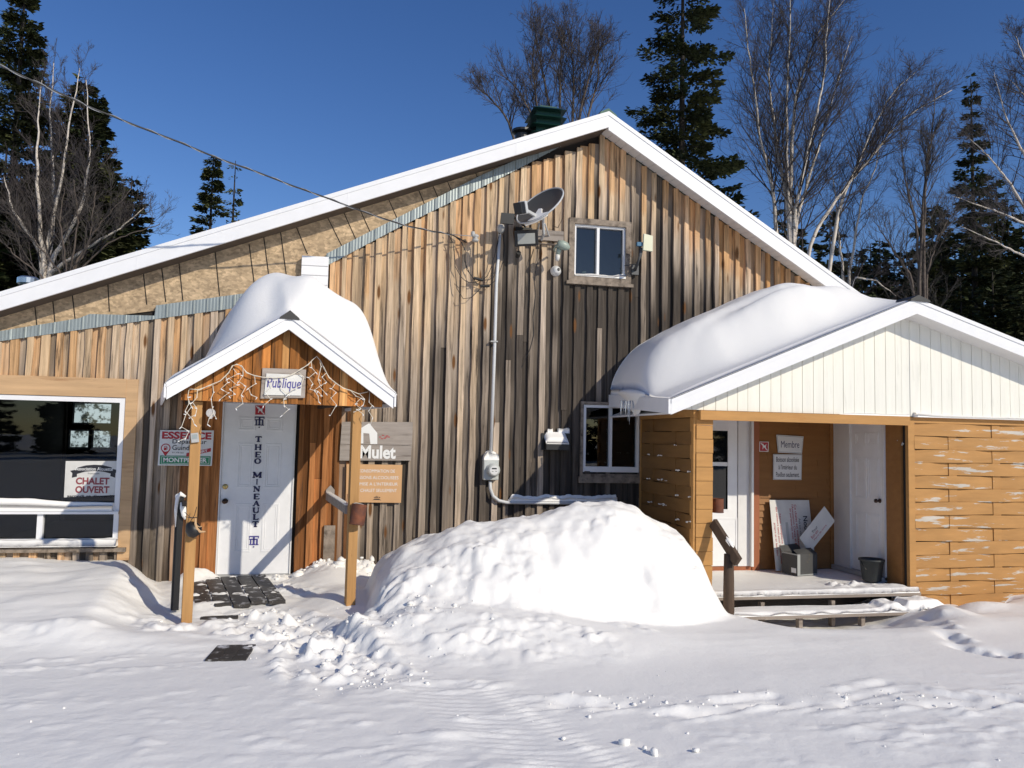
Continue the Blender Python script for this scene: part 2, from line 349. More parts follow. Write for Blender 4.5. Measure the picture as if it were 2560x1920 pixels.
def interp(x, pts): return np.interp(x, [p[0] for p in pts], [p[1] for p in pts])
def gauss(x, y, cx, cy, sx, sy, a=0.):
    dx = x-cx; dy = y-cy
    if a: dx, dy = dx*math.cos(a)+dy*math.sin(a), -dx*math.sin(a)+dy*math.cos(a)
    return np.exp(-(dx/sx)**2-(dy/sy)**2)
# ------------------------------------------------------------------ snowy ground
def axis(a, b, st, lo, hi):
    core = list(np.arange(a, b+1e-6, st)); L_ = [a]; s = st
    while L_[-1] > lo: s *= 1.22; L_.append(L_[-1]-s)
    H_ = [b]; s = st
    while H_[-1] < hi: s *= 1.22; H_.append(H_[-1]+s)
    return np.array(L_[:0:-1]+core+H_[1:])
MOUND = [(.28, -.05), (.40, .30), (.5, .43), (.75, .58), (1.10, .73), (1.5, .83), (2.0, .92), (2.45, 1.01), (2.75, 1.03), (3.1, .95), (3.4, .83), (3.65, .72), (3.85, .5), (4.02, .2), (4.14, -.1), (4.2, -.3)]
def ground(x, y):
    n1 = fbm(x*.6+3, y*.6, 4); n2 = fbm(x*3, y*3+5, 4); n3 = fbm(x*11+2, y*11, 3)
    wind = fbm(x*.5+y*.25, y*4.5-x*.7, 3)
    z = -.06+.035*n1+.008*n2+.006*wind*sst(-5.6, -3.2, y)
    # packed road: small crust bumps, tyre tread marks
    road = sst(-3.6, -4.3, y+.75*sst(.8, 2.2, x))
    crust = np.clip(fbm(x*5+9, y*9, 4)-.18, 0, 1)
    crust2 = np.clip(fbm(x*2.2+31, y*7+4, 5, .6)-.05, 0, 1)*sst(-.1, .35, fbm(x*.9+8, y*1.3+2, 3)+.2)
    z += road*(.03*crust+.06*crust2+.006*n3)
    tr = np.exp(-((x-(.9+(y+5)*-.35))/.16)**2)*sst(-4.0, -4.4, y)
    z += tr*.02*np.sin((y*1.0+x*.25)*2*math.pi/.075)-tr*.02
    tr = np.exp(-((x-(1.25+(y+5)*-.35))/.10)**2)*sst(-4.0, -4.4, y); z += tr*.018*np.sin((y-x*.25)*2*math.pi/.07)
    # left drift against the wall
    side = sst(-1.62, -2.15, x+.28*(y+1.2)*(y > -1.2)-.05*n2)
    prof = interp(y, [(-3.2, 0), (-2.9, .03), (-2.55, .13), (-2.2, .19), (-1.6, .25), (-1., .32), (-.4, .34), (0, .30)])
    z += side*prof*(1+.18*n1)+side*.008*wind*sst(-3, -2, y)
    edge = np.exp(-((y+2.62-.12*n1-.1*np.sin(x*3))/.10)**2)*sst(-1.7, -2.1, x)
    z += edge*.07*np.clip(fbm(x*4, y*4, 3)+.35, 0, 1)
    # low drift bench left of the path
    z += .10*gauss(x, y, -1.75, -2.75, .55, .28)+.03*gauss(x, y, -1.2, -3.0, .4, .2)
    z += .22*gauss(x, y, -1.62, -.22, .17, .25)+.12*gauss(x, y, -1.45, -.12, .1, .1)
    # entrance
    ent = gauss(x, y, -1.0, -.75, .52, .95)
    z = z*(1-ent)+ent*(-.012)+sst(.12, .5, ent)*.075*np.clip(fbm(x*4+2, y*5+3, 5, .6)*1.6-.02-.5*sst(.55, .9, ent)+.25*sst(-.75, -.45, x), 0, 1)
    # drift right of door
    z += .20*gauss(x, y, -.05, -.55, .42, .45)+.12*gauss(x, y, -.25, -.1, .2, .2)+.14*gauss(x, y, .1, -1.5, .38, .5)
    z += .12*np.clip(n3+.2, 0, 1)*gauss(x, y, .35, -.25, .5, .25)+.15*gauss(x, y, .35, -.2, .45, .2)
    # trampled path
    px = -.85+(-y-1.7)*.42
    path = np.exp(-((x-px)/(.34+.05*(-y-1.5)))**4)*sst(-1.5, -1.9, y)*sst(-4.35, -3.7, y)
    lump = np.abs(fbm(x*5+1, y*5, 4))
    rg1 = 1-np.abs(fbm(x*8+5, y*9, 4, .6))*2.2; w1, w2, wid = worley(x*9+.4*n3, y*11); rg1 = rg1*.6+2.2*np.clip((w2-w1)*2.2, 0, 1)**.6*wid**2; z += path*(-.06+.10*np.clip(lump*1.6, 0, 1)*(.4+.6*sst(-1.2, -.3, x))+.045*n3+.035*rg1)
    z += .05*np.exp(-((x-px-.5)/.09)**2)*sst(-1.8, -2.1, y)*sst(-4.2, -3.8, y)*(n2+.6)
    z -= .06*np.exp(-((x-px-.33)/.06)**2)*sst(-2.0, -2.3, y)*sst(-4.1, -3.8, y)*(fbm(x*3, y*4, 2)+.7)
    rb = random.Random(21)
    for i in range(16):
        yy = -1.75-2.4*i/15; xx = -.80+(-yy-1.7)*.40+(-.13 if i % 2 else .13)+rb.uniform(-.05, .05); a_ = rb.uniform(.9, 1.5)
        g_ = gauss(x, y, xx, yy, .15, .055, a_); z += -.065*g_**.6*(g_ > .02)+.03*gauss(x, y, xx+.02, yy+.15, .09, .05)
    # main snowbank
    Hm = interp(x+.06*n1+.42*np.clip(-(y+2.0), 0, 2)*sst(2.7, 3.5, x)+.09*sst(3.0, 3.7, x), MOUND)+.06
    yc = -1.72-.08*np.sin(x*1.1)+.06*n2; d = y-yc
    wf = 1.30+.12*np.sin(x*1.3+.5)+.25*n1-.2*sst(3.0, 3.9, x)+.1*n2; wb = 1.25
    t = np.where(d < 0, -d/wf, d/wb)
    pr = np.clip(1-np.abs(t)**1.7, 0, 1)**.92
    base_m = z
    rough = sst(2.3, .9, x)*sst(-2.0, -2.6, y)
    rough2 = np.exp(-((x-(2.75+(y+2.9)*.25))/.22)**2)*sst(-2.2, -2.5, y)
    lumps = np.abs(fbm(x*2.2+4, y*2.2+7, 4, .55))*2-.35
    f1, f2, idc = worley(x*3.6+.5*n2, y*4.6+.5*n3); chunk = np.clip((f2-f1)*2.6, 0, 1)**.6*idc**1.5
    g1, g2, idd = worley(x*8.5+.4*n3, y*10); chunk2 = np.clip((g2-g1)*2.4, 0, 1)**.6*idd**2
    cmask = sst(-.05, .35, fbm(x*1.1+13, y*1.4+5, 3)+.12+.24*sst(2.2, 1.0, x))
    mnd = (Hm*pr-.06)+pr*(.06*n2+.012*wind+.06*fbm(x*1.5+40, y*1.5, 3)+.035*fbm(x*4.5+2, y*4.5+1, 3))+np.minimum(pr*3, 1)*(cmask*(.065*chunk+.03*chunk2)*sst(.98, .75, pr)+rough*(.075*lumps+.015*n3)+rough2*(-.13+.10*lumps))
    skirt = .22*gauss(x, y, 1.35, -3.05, 1.05, .5)+.16*gauss(x, y, .75, -2.7, .6, .5)+.06*gauss(x, y, 2.6, -3.4, 1.3, .4)
    k = .05; zz = base_m+skirt+(.03*rough*lumps+cmask*(.05*chunk+.03*chunk2))*np.minimum(skirt*9, 1)
    hh = np.clip(.5+.5*(mnd-zz)/k, 0, 1); z = zz*(1-hh)+mnd*hh+k*hh*(1-hh)
    z += .03*gauss(x, y, .62, -1.95, .12, .12)+.07*gauss(x, y, .60, -2.35, .22, .2)
    # hollow before the annex steps and drifts at right
    gx = sst(3.7, 4.3, x)
    floor = interp(x, [(3.6, -.06), (4.1, -.24), (4.6, -.34), (5.5, -.37), (5.9, -.30), (6.3, -.16), (6.6, -.22), (7.2, -.16), (7.6, -.1), (9, -.12)])
    gy = sst(-3.15, -2.25, y+.25*np.sin(x*1.3-5.2))
    f2 = floor+.02*n2
    z = np.where(x > 3.7, z*(1-gx*gy)+f2*gx*gy, z)
    z += .16*gauss(x, y, 6.15, -2.55, .55, .3)+.08*gauss(x, y, 5.3, -3.0, .9, .25)+.1*gauss(x, y, 4.25, -2.5, .3, .35)
    z += .12*gauss(x, y, 7.05, -2.15, .3, .22)+.10*gauss(x, y, 8.3, -2.3, .8, .5)
    z -= .30*gauss(x, y, 7.42, -1.80, .17, .16)+.22*gauss(x, y, 7.75, -1.78, .13, .09)
    # tracks from the steps to the lower right
    for i, (u, v) in enumerate([(2325, 1545), (2338, 1563), (2357, 1580), (2368, 1600), (2392, 1612), (2402, 1630), (2440, 1640), (2470, 1648), (2520, 1650)]):
        p = aZ(u, v, -.1); z += -.055*gauss(x, y, p[0], p[1], .085, .11)+.03*gauss(x, y, p[0]+.09, p[1]-.06, .05, .05)
    # row of footprints and ski marks across the yard
    for i, (u, v, s) in enumerate([(1400, 1768, 1), (1500, 1763, .8), (1550, 1770, 1), (1750, 1790, 1), (1800, 1785, 1), (1880, 1768, .9), (1925, 1762, 1.1), (2000, 1768, .8),
                                   (2120, 1765, 1.2), (2160, 1745, 1), (2230, 1735, .8), (2330, 1770, .9), (2400, 1768, 1.1), (2460, 1775, .7), (2520, 1760, .8)]):
        p = aZ(u, v, -.06); q = .6+.4*n3
        z += s*q*(-.045*gauss(x, y, p[0], p[1], .13, .055, .25)+.03*gauss(x, y, p[0]-.05, p[1]-.08, .14, .03, .25))
    for (u0, v0, u1, v1) in [(1370, 1752, 1480, 1762), (1770, 1762, 1930, 1745), (2090, 1738, 2210, 1712), (2290, 1735, 2420, 1750), (2420, 1735, 2520, 1750), (1620, 1790, 1720, 1785)]:
        a = aZ(u0, v0, -.06); b = aZ(u1, v1, -.06); L_ = math.hypot(b[0]-a[0], b[1]-a[1]); ex = (b[0]-a[0])/L_; ey = (b[1]-a[1])/L_
        t = (x-a[0])*ex+(y-a[1])*ey; dd = -(x-a[0])*ey+(y-a[1])*ex; g = sst(-.02, .1, t)*sst(L_+.1, L_, t)
        z += g*(-.030*np.exp(-(dd/.05)**2)*(.6+.7*n2)+.012*np.exp(-((dd-.07)/.05)**2)*(1+n3))
    lefty = np.exp(-((y+3.35)/.35)**2)*sst(-.6, -1.2, x)
    z += lefty*.03*np.clip(fbm(x*6, y*10, 4)-.05, 0, 1)
    # flat under and behind the buildings
    z = np.where(y > .25, -.3, z)
    far = np.clip((np.hypot(x, y)-25)/60, 0, 1); z = z+far*.0
    return z
GX = axis(-4.6, 9.0, .024, -260, 260); GY = axis(-6.6, .12, .021, -160, 320)
gx_, gy_ = np.meshgrid(GX, GY); gz_ = ground(gx_, gy_)
Vg = np.stack([gx_.ravel(), gy_.ravel(), gz_.ravel()], 1)
ii, jj = np.meshgrid(np.arange(len(GY)-1), np.arange(len(GX)-1), indexing='ij'); b_ = ii*len(GX)+jj
Fg = np.stack([b_, b_+1, b_+1+len(GX), b_+len(GX)], -1).reshape(-1, 4)
tag(mesh_np('snow_ground', Vg, Fg, SNOW), kind='structure')
def gz(x, y): return float(ground(np.array([x], float), np.array([y], float))[0])
# loose lumps of snow (nobody could count them)
def lump_cloud(items, name, material, **kw):
    ph = (1+5**.5)/2
    ico = np.array([(-1, ph, 0), (1, ph, 0), (-1, -ph, 0), (1, -ph, 0), (0, -1, ph), (0, 1, ph), (0, -1, -ph), (0, 1, -ph), (ph, 0, -1), (ph, 0, 1), (-ph, 0, -1), (-ph, 0, 1)])/1.9
    fc = np.array([(0, 11, 5), (0, 5, 1), (0, 1, 7), (0, 7, 10), (0, 10, 11), (1, 5, 9), (5, 11, 4), (11, 10, 2), (10, 7, 6), (7, 1, 8), (3, 9, 4), (3, 4, 2), (3, 2, 6), (3, 6, 8), (3, 8, 9), (4, 9, 5), (2, 4, 11), (6, 2, 10), (8, 6, 7), (9, 8, 1)])
    Vs = []; Fs = []
    for k, (x, y, z, s) in enumerate(items):
        v = ico*(1+RNG.uniform(-.3, .3, (12, 1)))*s*RNG.uniform(.6, 1.3, 3)*np.array([1, 1, .7])+np.array([x, y, z]); Vs.append(v); Fs.append(fc+12*k)
    o = mesh_np(name, np.vstack(Vs), np.vstack(Fs), material, smooth=True); return tag(o, **kw)
it = []
def sc(n, fx, s0, s1):
    for _ in range(n):
        x, y = fx(); s = s0+(s1-s0)*random.random()**4
        it.append((x, y, gz(x, y)+s*.25, s))
def pathpt():
    y = random.uniform(-4.3, -1.8); return (-.85+(-y-1.7)*.42+random.gauss(.1, .26), y)
sc(260, pathpt, .005, .024)
sc(70, lambda: (random.gauss(.8, .4), random.gauss(-3.1, .25)), .006, .024)
def rowpt():
    u = random.uniform(1350, 2560); p = aZ(u, 1765+random.gauss(0, 14)-(u-1300)*.01, -.06); return p[0], p[1]
sc(150, rowpt, .004, .018)
sc(40, lambda: (random.uniform(-2, 4.5), random.uniform(-6, -4)), .004, .012)
sc(60, lambda: (random.gauss(.35, .3), random.uniform(-.5, -.1)), .02, .07)
for (u, v, s) in [(1561, 1863, .03), (1635, 1888, .035), (1612, 1876, .022), (1740, 1882, .02), (1408, 1848, .018), (400, 1570, .03)]:
    p = aZ(u, v, -.05); it.append((p[0], p[1], gz(p[0], p[1])+.012, s))
sc(45, lambda: (random.gauss(-.48, .12), random.gauss(-.15, .08)), .02, .06)
lump_cloud(it, 'snow_lumps', SNOW, kind='stuff')
# ------------------------------------------------------------------ generic snow cover lying on something
def snow_cover(name, xs, ys, basef, tf, label, cat='snow', parent=None, frame=None, material=SNOWR, top_only=False, group=None):
    X, Y = np.meshgrid(xs, ys); B = basef(X, Y); T = np.maximum(tf(X, Y), 0); ny, nx = X.shape
    top = np.stack([X, Y, B+T], -1).reshape(-1, 3); bot = np.stack([X, Y, B-.004+0*T], -1).reshape(-1, 3)
    i, j = np.meshgrid(np.arange(ny-1), np.arange(nx-1), indexing='ij'); b = i*nx+j
    q = np.stack([b, b+1, b+1+nx, b+nx], -1).reshape(-1, 4)
    keep = (np.maximum.reduce([T.ravel()[q[:, k]] for k in range(4)]) > .002); q = q[keep]
    n = ny*nx; V = np.vstack([top, bot]); Fl = [q, q[:, ::-1]+n]
    # skirts along the border of the kept region
    e = {}
    for f in q:
        for k in range(4):
            a, c = int(f[k]), int(f[(k+1) % 4])
            if (c, a) in e: del e[(c, a)]
            else: e[(a, c)] = 1
    Fl.append(np.array([(c, a, a+n, c+n) for a, c in e], int).reshape(-1, 4)[:, ::-1])
    if frame is not None:
        V = np.hstack([V, np.ones((len(V), 1))]) @ np.array(frame).T; V = V[:, :3]
    o = mesh_np(name, V, np.vstack(Fl), material, parent, True)
    if parent is None: tag(o, label, cat, group)
    return o
# ------------------------------------------------------------------ chalet
CH = thing('chalet', 'timber chalet of vertical board siding weathered grey and tan, with one long white-edged roof', 'building', (1, 0, 0))
FTOP = [xz(0, 733, -.33), xz(1520, 282, -.33), xz(2160, 745, -.33)]
apx = FTOP[1]; sL = (FTOP[1][1]-FTOP[0][1])/(FTOP[1][0]-FTOP[0][0]); sR = (FTOP[2][1]-FTOP[1][1])/(FTOP[2][0]-FTOP[1][0])
XL, XR = -6.5, 7.12
def rtop(x): return apx[1]+(x-apx[0])*(sL if x < apx[0] else sR)
FH = .205                                   # fascia height (vertical)
FHR = .24
rf = MB()
rf.prism([(XL, rtop(XL)-.17), (apx[0], apx[1]-.17), (apx[0], apx[1]+.012), (XL, rtop(XL)+.012)], -.335, 9)
rf.prism([(apx[0], apx[1]-.17), (XR, rtop(XR)-.17), (XR, rtop(XR)+.012), (apx[0], apx[1]+.012)], -.335, 9)
rf.prism([(apx[0]-.12, apx[1]-.12*sL+.014), (apx[0]+.12, apx[1]+.12*sR+.014), (apx[0]+.11, apx[1]+.12*sR+.04), (apx[0], apx[1]+.05), (apx[0]-.11, apx[1]-.12*sL+.04)], -.36, 9)
roof = rf.build('roof', GREEN, CH)
fa = MB(); fa.prism([(XL, rtop(XL)-FH), (apx[0], apx[1]-FH), (apx[0], apx[1]), (XL, rtop(XL))], -.365, -.338)
fa.prism([(apx[0], apx[1]-FHR), (XR, rtop(XR)-FHR), (XR, rtop(XR)), (apx[0], apx[1])], -.365, -.338)
fa.prism([(XL, rtop(XL)-.05), (apx[0], apx[1]-.05), (apx[0], apx[1]+.004), (XL, rtop(XL)+.004)], -.374, -.3655)
fa.prism([(apx[0], apx[1]-.05), (XR, rtop(XR)-.05), (XR, rtop(XR)+.004), (apx[0], apx[1]+.004)], -.374, -.3655)
for x in (-4.6, -2.35, -.05, 2.0):          # joints of the metal cladding
    fa.prism([(x, rtop(x)-FH+.003), (x+.012, rtop(x)-FH+.003), (x+.012, rtop(x)-.052), (x, rtop(x)-.052)], -.368, -.3652)
fa.build('fascia', WHITE, roof)
sf = MB(); n = 40
for k in range(n):
    a = apx[0]+.0+(XR-apx[0])*k/n; b = apx[0]+(XR-apx[0])*(k+.94)/n
    za, zb = rtop(a)-FHR+.03, rtop(b)-FHR+.03
    vs = []
    sf.add([(a, -.338, za), (b, -.338, zb), (b, .03, zb+.05), (a, .03, za+.05), (a, -.338, za+.02), (b, -.338, zb+.02), (b, .03, zb+.07), (a, .03, za+.07)],
           [(0, 3, 2, 1), (4, 5, 6, 7), (0, 1, 5, 4), (1, 2, 6, 5), (2, 3, 7, 6), (3, 0, 4, 7)])
sf.build('soffit', SOFFIT, roof)
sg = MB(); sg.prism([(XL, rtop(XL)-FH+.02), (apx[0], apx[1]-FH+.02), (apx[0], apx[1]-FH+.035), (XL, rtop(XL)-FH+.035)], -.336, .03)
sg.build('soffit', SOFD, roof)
# siding outline
BT = [xz(*c1(-2000, 1100)), xz(*c1(0, 735)), xz(*c1(1330, 545)), xz(*c1(2090, 440)), xz(818, 750)]     # left wing board tops
x_box = xz(819, 662)[0]
GT = [xz(819, 662), xz(*c5(0, 385)), xz(*c5(740, 10)), (apx[0]-.02, rtop(apx[0])-FH-.08)]
GR = [(apx[0], rtop(apx[0])-FHR+.07), (XR, rtop(XR)-FHR+.07)]
def board_top(x):
    if x < x_box: return interp(x, BT)
    if x < apx[0]: return interp(x, GT)
    return interp(x, GR)
WBIG = [xz(-700, 1000)[0], xz(318, 999)[0], .36, 2.03]
HOLES = [(WBIG[0], WBIG[1]+.0, WBIG[2], 2.05),                     # big left window
         (-1.40, -.56, -.3, 2.05),                                    # door
         (2.80, 3.66, 3.74, 4.58),                                    # upper window
         (3.06, 3.84, 1.27, 2.13)]                                    # lower window
TAN = np.array([.63, .44, .26]); TAN2 = np.array([.58, .44, .30]); ORG = np.array([.58, .285, .10]); GRY = np.array([.29, .235, .185]); DRK = np.array([.045, .038, .033]); STN = np.array([.30, .125, .045])
def weather(x, z):
    t = board_top(x); d = t-z
    if x < -1.8: w = .12+.5*sst(-3.2, -1.9, x)*sst(2.9, 2.0, z)+.35*sst(1.2, .3, z)
    elif x < x_box: w = .3+.35*sst(2.9, 2.1, z)
    else:
        w = interp(x, [(-.3, .48), (.6, .64), (1.4, .76), (2.2, .84), (2.8, .95), (3.6, 1.1), (5.2, 1.1), (6.5, .9)])
        w *= sst(.25, 1.9 if x > 1.8 else 2.6, d)*.85+.15*sst(.1, .6, d)
        w += .12*sst(2.2, 1.0, z)+.14*sst(.2, 1.2, x)*sst(.9, 2.2, d)
    return w
def board_color(x, z, r1, r2, proud, seed):
    w = .09*(x > -1.7)+weather(x, z)+(r1-.5)*.8+(.20 if not proud else -.22)+.3*float(fbm(np.array([seed*7.3]), np.array([z*1.1]), 3)[0])
    base = TAN*(1-r2)+TAN2*r2
    if board_top(x)-z < .7 or x < -2: base = base*.55+ORG*.45 if r1 < .35 else base
    w = min(max(w, 0), 1.15); d_ = board_top(x)-z
    if d_ < .7 and x > 4.0: base = base*.45+ORG*.55
    G_ = GRY*(1.35 if proud else 1.0)*(.75+.5*r2)
    if w < .62: c = base*(1-w/.62)+G_*(w/.62)
    else: c = G_*(1-(w-.62)/.58)+DRK*((w-.62)/.58)
    if -1.95 < x < .12 and z < 2.35 and z > -.5:      # stained boards around the door
        s = sst(-1.98, -1.75, x)*sst(.14, -.05, x-(r1-.5)*.2); k = .55+.75*r2
        c = c*(1-s)+STN*k*s
    return tuple(np.clip(c*(.86+.28*r2), .01, .9))
def siding(x0, x1, yb, name, parent):
    m = MB(); x = x0; i = 0
    while x < x1:
        proud = i % 2 == 0
        w = random.uniform(.056, .082) if proud else random.uniform(.060, .086)
        xm = x+w/2; zt = float(board_top(xm))+random.uniform(-.015, .015); zb = -.4
        segs = [(zb, zt)]
        for (a, b, c, d) in HOLES:
            if (a < xm < b) if a != -1.40 else (x+w > a+.010 and x < b-.012):
                ns = []
                for s0, s1 in segs:
                    if c > s0: ns.append((s0, min(c, s1)))
                    if d < s1: ns.append((max(d, s0), s1))
                segs = [s for s in ns if s[1]-s[0] > .02]
        yf = yb-.056 if proud else yb-.020
        yf += random.uniform(-.006, .006)
        ov = .0 if proud else .022
        for s0, s1 in segs:
            cuts = [s0]
            if random.random() < .30 and s1-s0 > 1.5 and x > -1.8: cuts.append(s0+random.uniform(.4, .65*(s1-s0)))
            cuts.append(s1)
            for q in range(len(cuts)-1):
                a, b = cuts[q]+(.004 if q else 0), cuts[q+1]; r1, r2, sd = random.random(), random.random(), random.random()*999
                wl, wr = random.uniform(-.006, .006), random.uniform(-.006, .006)
                n = max(2, int((b-a)/.10)); vs = []; fs = []; cs = []; dy = random.uniform(-.003, .003)
                for k in range(n+1):
                    z = a+(b-a)*k/n; jl = (float(vnoise(np.array([sd]), np.array([z*3.1]))[0])-.5)*.014; jr = (float(vnoise(np.array([sd+50]), np.array([z*2.7]))[0])-.5)*.014
                    l, r_ = x-ov+wl*.5+jl, x+w+ov+wr*.5+jr
                    vs += [(l, yb, z), (l, yf+dy, z), (r_, yf+dy, z), (r_, yb, z)]
                    cs += [board_color(xm, z, r1, r2, proud, sd)]*4
                for k in range(n):
                    o = 4*k
                    fs += [(o+1, o+2, o+6, o+5), (o, o+1, o+5, o+4), (o+2, o+3, o+7, o+6)]
                fs += [(0, 3, 2, 1), (4*n, 4*n+1, 4*n+2, 4*n+3)]
                bb = len(m.v); m.v += vs; m.f += [tuple(bb+t for t in f) for f in fs]; m.c += cs
        m.use_c = True
        x += w+(.004 if proud else .004); i += 1
    return m.build(name, WOOD, parent)
siding(-5.2, XR-.05, -.0, 'board_siding', CH)
# dark sheathing behind the boards, with real openings
w = MB(); y0, y1 = .004, .03
xs = sorted({-5.2, XR-.06, apx[0], x_box}|{q for h in HOLES for q in h[:2] if -5.2 < q < XR-.06})
for a, b in zip(xs[:-1], xs[1:]):
    xm = (a+b)/2; top = lambda q: rtop(q)-.19
    segs = [[-.4, None]]
    for h in sorted(HOLES, key=lambda q: q[2]):
        if h[0] <= xm <= h[1]:
            if segs[-1][0] < h[2]: segs[-1][1] = h[2]; segs.append([h[3], None])
            else: segs[-1][0] = h[3]
    for s0, s1 in segs:
        if s1 is None: w.prism([(a, s0), (b, s0), (b, top(b)), (a, top(a))], y0, y1)
        else: w.prism([(a, s0), (b, s0), (b, s1), (a, s1)], y0, y1)
w.box(-5.2, -5.17, .031, 8.8, -.4, 2.6); w.box(XR-.1, XR-.07, .031, 8.8, -.4, 3.4)
w.build('wall', DARK, CH)
# strand-board infill, corrugated edge of the old roof, white siding box
CT = [xz(*c1(-2000, 1035)), xz(*c1(0, 658)), xz(*c1(700, 545)), xz(*c1(790, 508)), xz(*c1(1355, 523)), xz(*c1(1356, 435)), xz(*c1(2212, 318)), xz(757, 700)]
CB = [xz(*c1(-2000, 1110)), xz(*c1(0, 745)), xz(*c1(1330, 555)), xz(*c1(2090, 450)), xz(757, 760)]
G1 = [xz(*cV(610, 1165)), xz(*cV(1220, 855)), xz(*cV(1920, 500)), xz(*cV(2212, 370)), xz(*cU(700, 1128)), xz(*cU(960, 1010))]
G2 = [xz(*cV(625, 1262)), xz(*cV(1220, 945)), xz(*cV(1920, 605)), xz(*cV(2212, 460)), xz(*cU(700, 1215)), xz(*cU(960, 1075))]
ob = MB(); xsA = sorted({-5.2, xz(757, 700)[0]}|{p[0] for p in CT if -5.2 < p[0] < xz(757, 700)[0]}); seams = []
for a, b in zip(xsA[:-1], xsA[1:]):
    ob.prism([(a, interp(a, CT)-.05), (b, interp(b, CT)-.05), (b, rtop(b)-FH+.03), (a, rtop(a)-FH+.03)], -.016, .003)
xs2 = [xsA[-1]]+[p[0] for p in G1]
for a, b in zip(xs2[:-1], xs2[1:]):
    if a < b: ob.prism([(a, interp(a, G1)-.04), (b, interp(b, G1)-.04), (b, rtop(b)-FH+.03), (a, rtop(a)-FH+.03)], -.016, .003)
ob.build('strand_board_infill', OSB, CH)
jm = MB()
for (p, q) in [((290, 400), (318, 600)), ((445, 350), (475, 580)), ((612, 300), (650, 553)), ((925, 205), (945, 480)), ((1228, 115), (1268, 420)), ((1385, 65), (1432, 398)), ((1535, 15), (1580, 385)), ((1850, -60), (1897, 345)), ((2150, -60), (2205, 300))]:
    jm = MB(); a, b = xz(*c1(*p), -.02), xz(*c1(*q), -.02); jm.add([(a[0]-.006, -.0195, a[1]+.06), (b[0]-.006, -.0195, b[1]), (b[0]+.006, -.0195, b[1]), (a[0]+.006, -.0195, a[1]+.06)], [(0, 1, 2, 3)]); jm.build('panel_joint', DARK, CH)
for (p, q) in [((55, 975), (120, 1420)), ((200, 935), (262, 1340)), ((318, 895), (445, 1160)), ((585, 820), (745, 1095)), ((725, 770), (865, 1035)), ((865, 745), (990, 975)), ((1110, 650), (1220, 850)), ((1375, 575), (1460, 735)), ((1500, 545), (1575, 675)), ((1625, 500), (1690, 615)), ((1870, 430), (1915, 500)), ((2110, 345), (2135, 385))]:
    jm = MB(); a, b = xz(*cV(*p), -.02), xz(*cV(*q), -.02); jm.add([(a[0]-.006, -.0195, a[1]+.06), (b[0]-.006, -.0195, b[1]), (b[0]+.006, -.0195, b[1]), (a[0]+.006, -.0195, a[1]+.06)], [(0, 1, 2, 3)]); jm.build('panel_joint', DARK, CH)
a, b = xz(*c1(1300, 100)), xz(*c1(960, 470))
def corr(T_, B_, x0, x1, name):
    m = MB(); vs = []; xs = np.arange(x0, x1, .0122)
    cs = []
    for x in xs:
        ph = (x/.148) % 1; y = -.066-.0015*math.cos(2*math.pi*x/.037)-(.006 if ph < .09 else 0); kk = .35 if ph < .06 else 1.0
        vs += [(x, y, float(interp(x, B_))), (x, y, float(interp(x, T_)))]
    fs = [(2*i, 2*i+2, 2*i+3, 2*i+1) for i in range(len(xs)-1)]
    n = len(vs); vs += [(vs[1+2*i][0], -.017, vs[1+2*i][2]) for i in range(len(xs))]
    fs += [(2*i+1, 2*i+3, n+i+1, n+i) for i in range(len(xs)-1)]
    m.add(vs, fs)
    for x in np.arange(math.ceil(x0/.148)*.148, x1-.01, .148): m.box(x-.003, x+.003, -.079, -.06, float(interp(x, B_))-.008, float(interp(x, T_))-.01)
    m.build(name, GALV, CH)
corr(CT, CB, -5.2, xz(757, 700)[0], 'corrugated_edge'); corr(G1, G2, G1[0][0], G1[-1][0], 'corrugated_edge')
wb = MB(); a = xz(755, 638, -.13); b = xz(819, 720, -.13); zz = [a[1]-(a[1]-b[1]+.2)*k/5 for k in range(6)]
for k in range(5): wb.add([(a[0], -.115, zz[k]), (b[0], -.115, zz[k]+.004), (b[0], -.13, zz[k+1]+.004), (a[0], -.13, zz[k+1]), (a[0], -.018, zz[k]), (b[0], -.018, zz[k]), (b[0], -.018, zz[k+1]), (a[0], -.018, zz[k+1])],
                          [(3, 2, 1, 0), (0, 1, 5, 4), (2, 3, 7, 6), (0, 4, 7, 3), (1, 2, 6, 5)])
wb.build('white_siding_box', WHITE, CH)
# chimney
cx0, cz0 = xz(1335, 345, 3.0); cx1 = xz(1412, 300, 3.0)[0]; czt = xz(1340, 258, 3.0)[1]+.02
ch = MB(); ch.box(cx0+.05, cx1-.06, 3.05, 3.55, 5.3, czt-.12)
chim = ch.build('chimney', GREEN, roof); lv = MB()
for k in range(4):
    z = czt-.07-.145*k; e = .0+.012*k
    lv.add([(cx0-.03-e, 2.92, z-.045), (cx1+.02, 2.92, z-.045), (cx1+.02, 3.66, z-.045), (cx0-.03-e, 3.66, z-.045), (cx0+.08, 3.05, z+.03), (cx1-.08, 3.05, z+.03), (cx1-.08, 3.52, z+.03), (cx0+.08, 3.52, z+.03)],
           [(0, 3, 2, 1), (4, 5, 6, 7), (0, 1, 5, 4), (1, 2, 6, 5), (2, 3, 7, 6), (3, 0, 4, 7)])
lv.box(cx0+.12, cx1-.12, 3.1, 3.48, czt-.04, czt+.0)
lv.build('louvre', GREEN, chim)
pi = MB(); pcx = xz(1300, 300, 3.2)[0]+.06
pi.tube([(pcx, 3.25, 5.6), (pcx, 3.25, czt-.42)], .13, 16); pi.lathe([(.13, 0), (.19, .03), (.19, .07), (.10, .10)], 16, Matrix.Translation((pcx, 3.25, czt-.50))); pi.lathe([(.13, 0), (.19, .03), (.19, .07), (.10, .10)], 16, Matrix.Translation((pcx, 3.25, czt-.72)))
pi.build('flue_pipe', BLACK, chim)
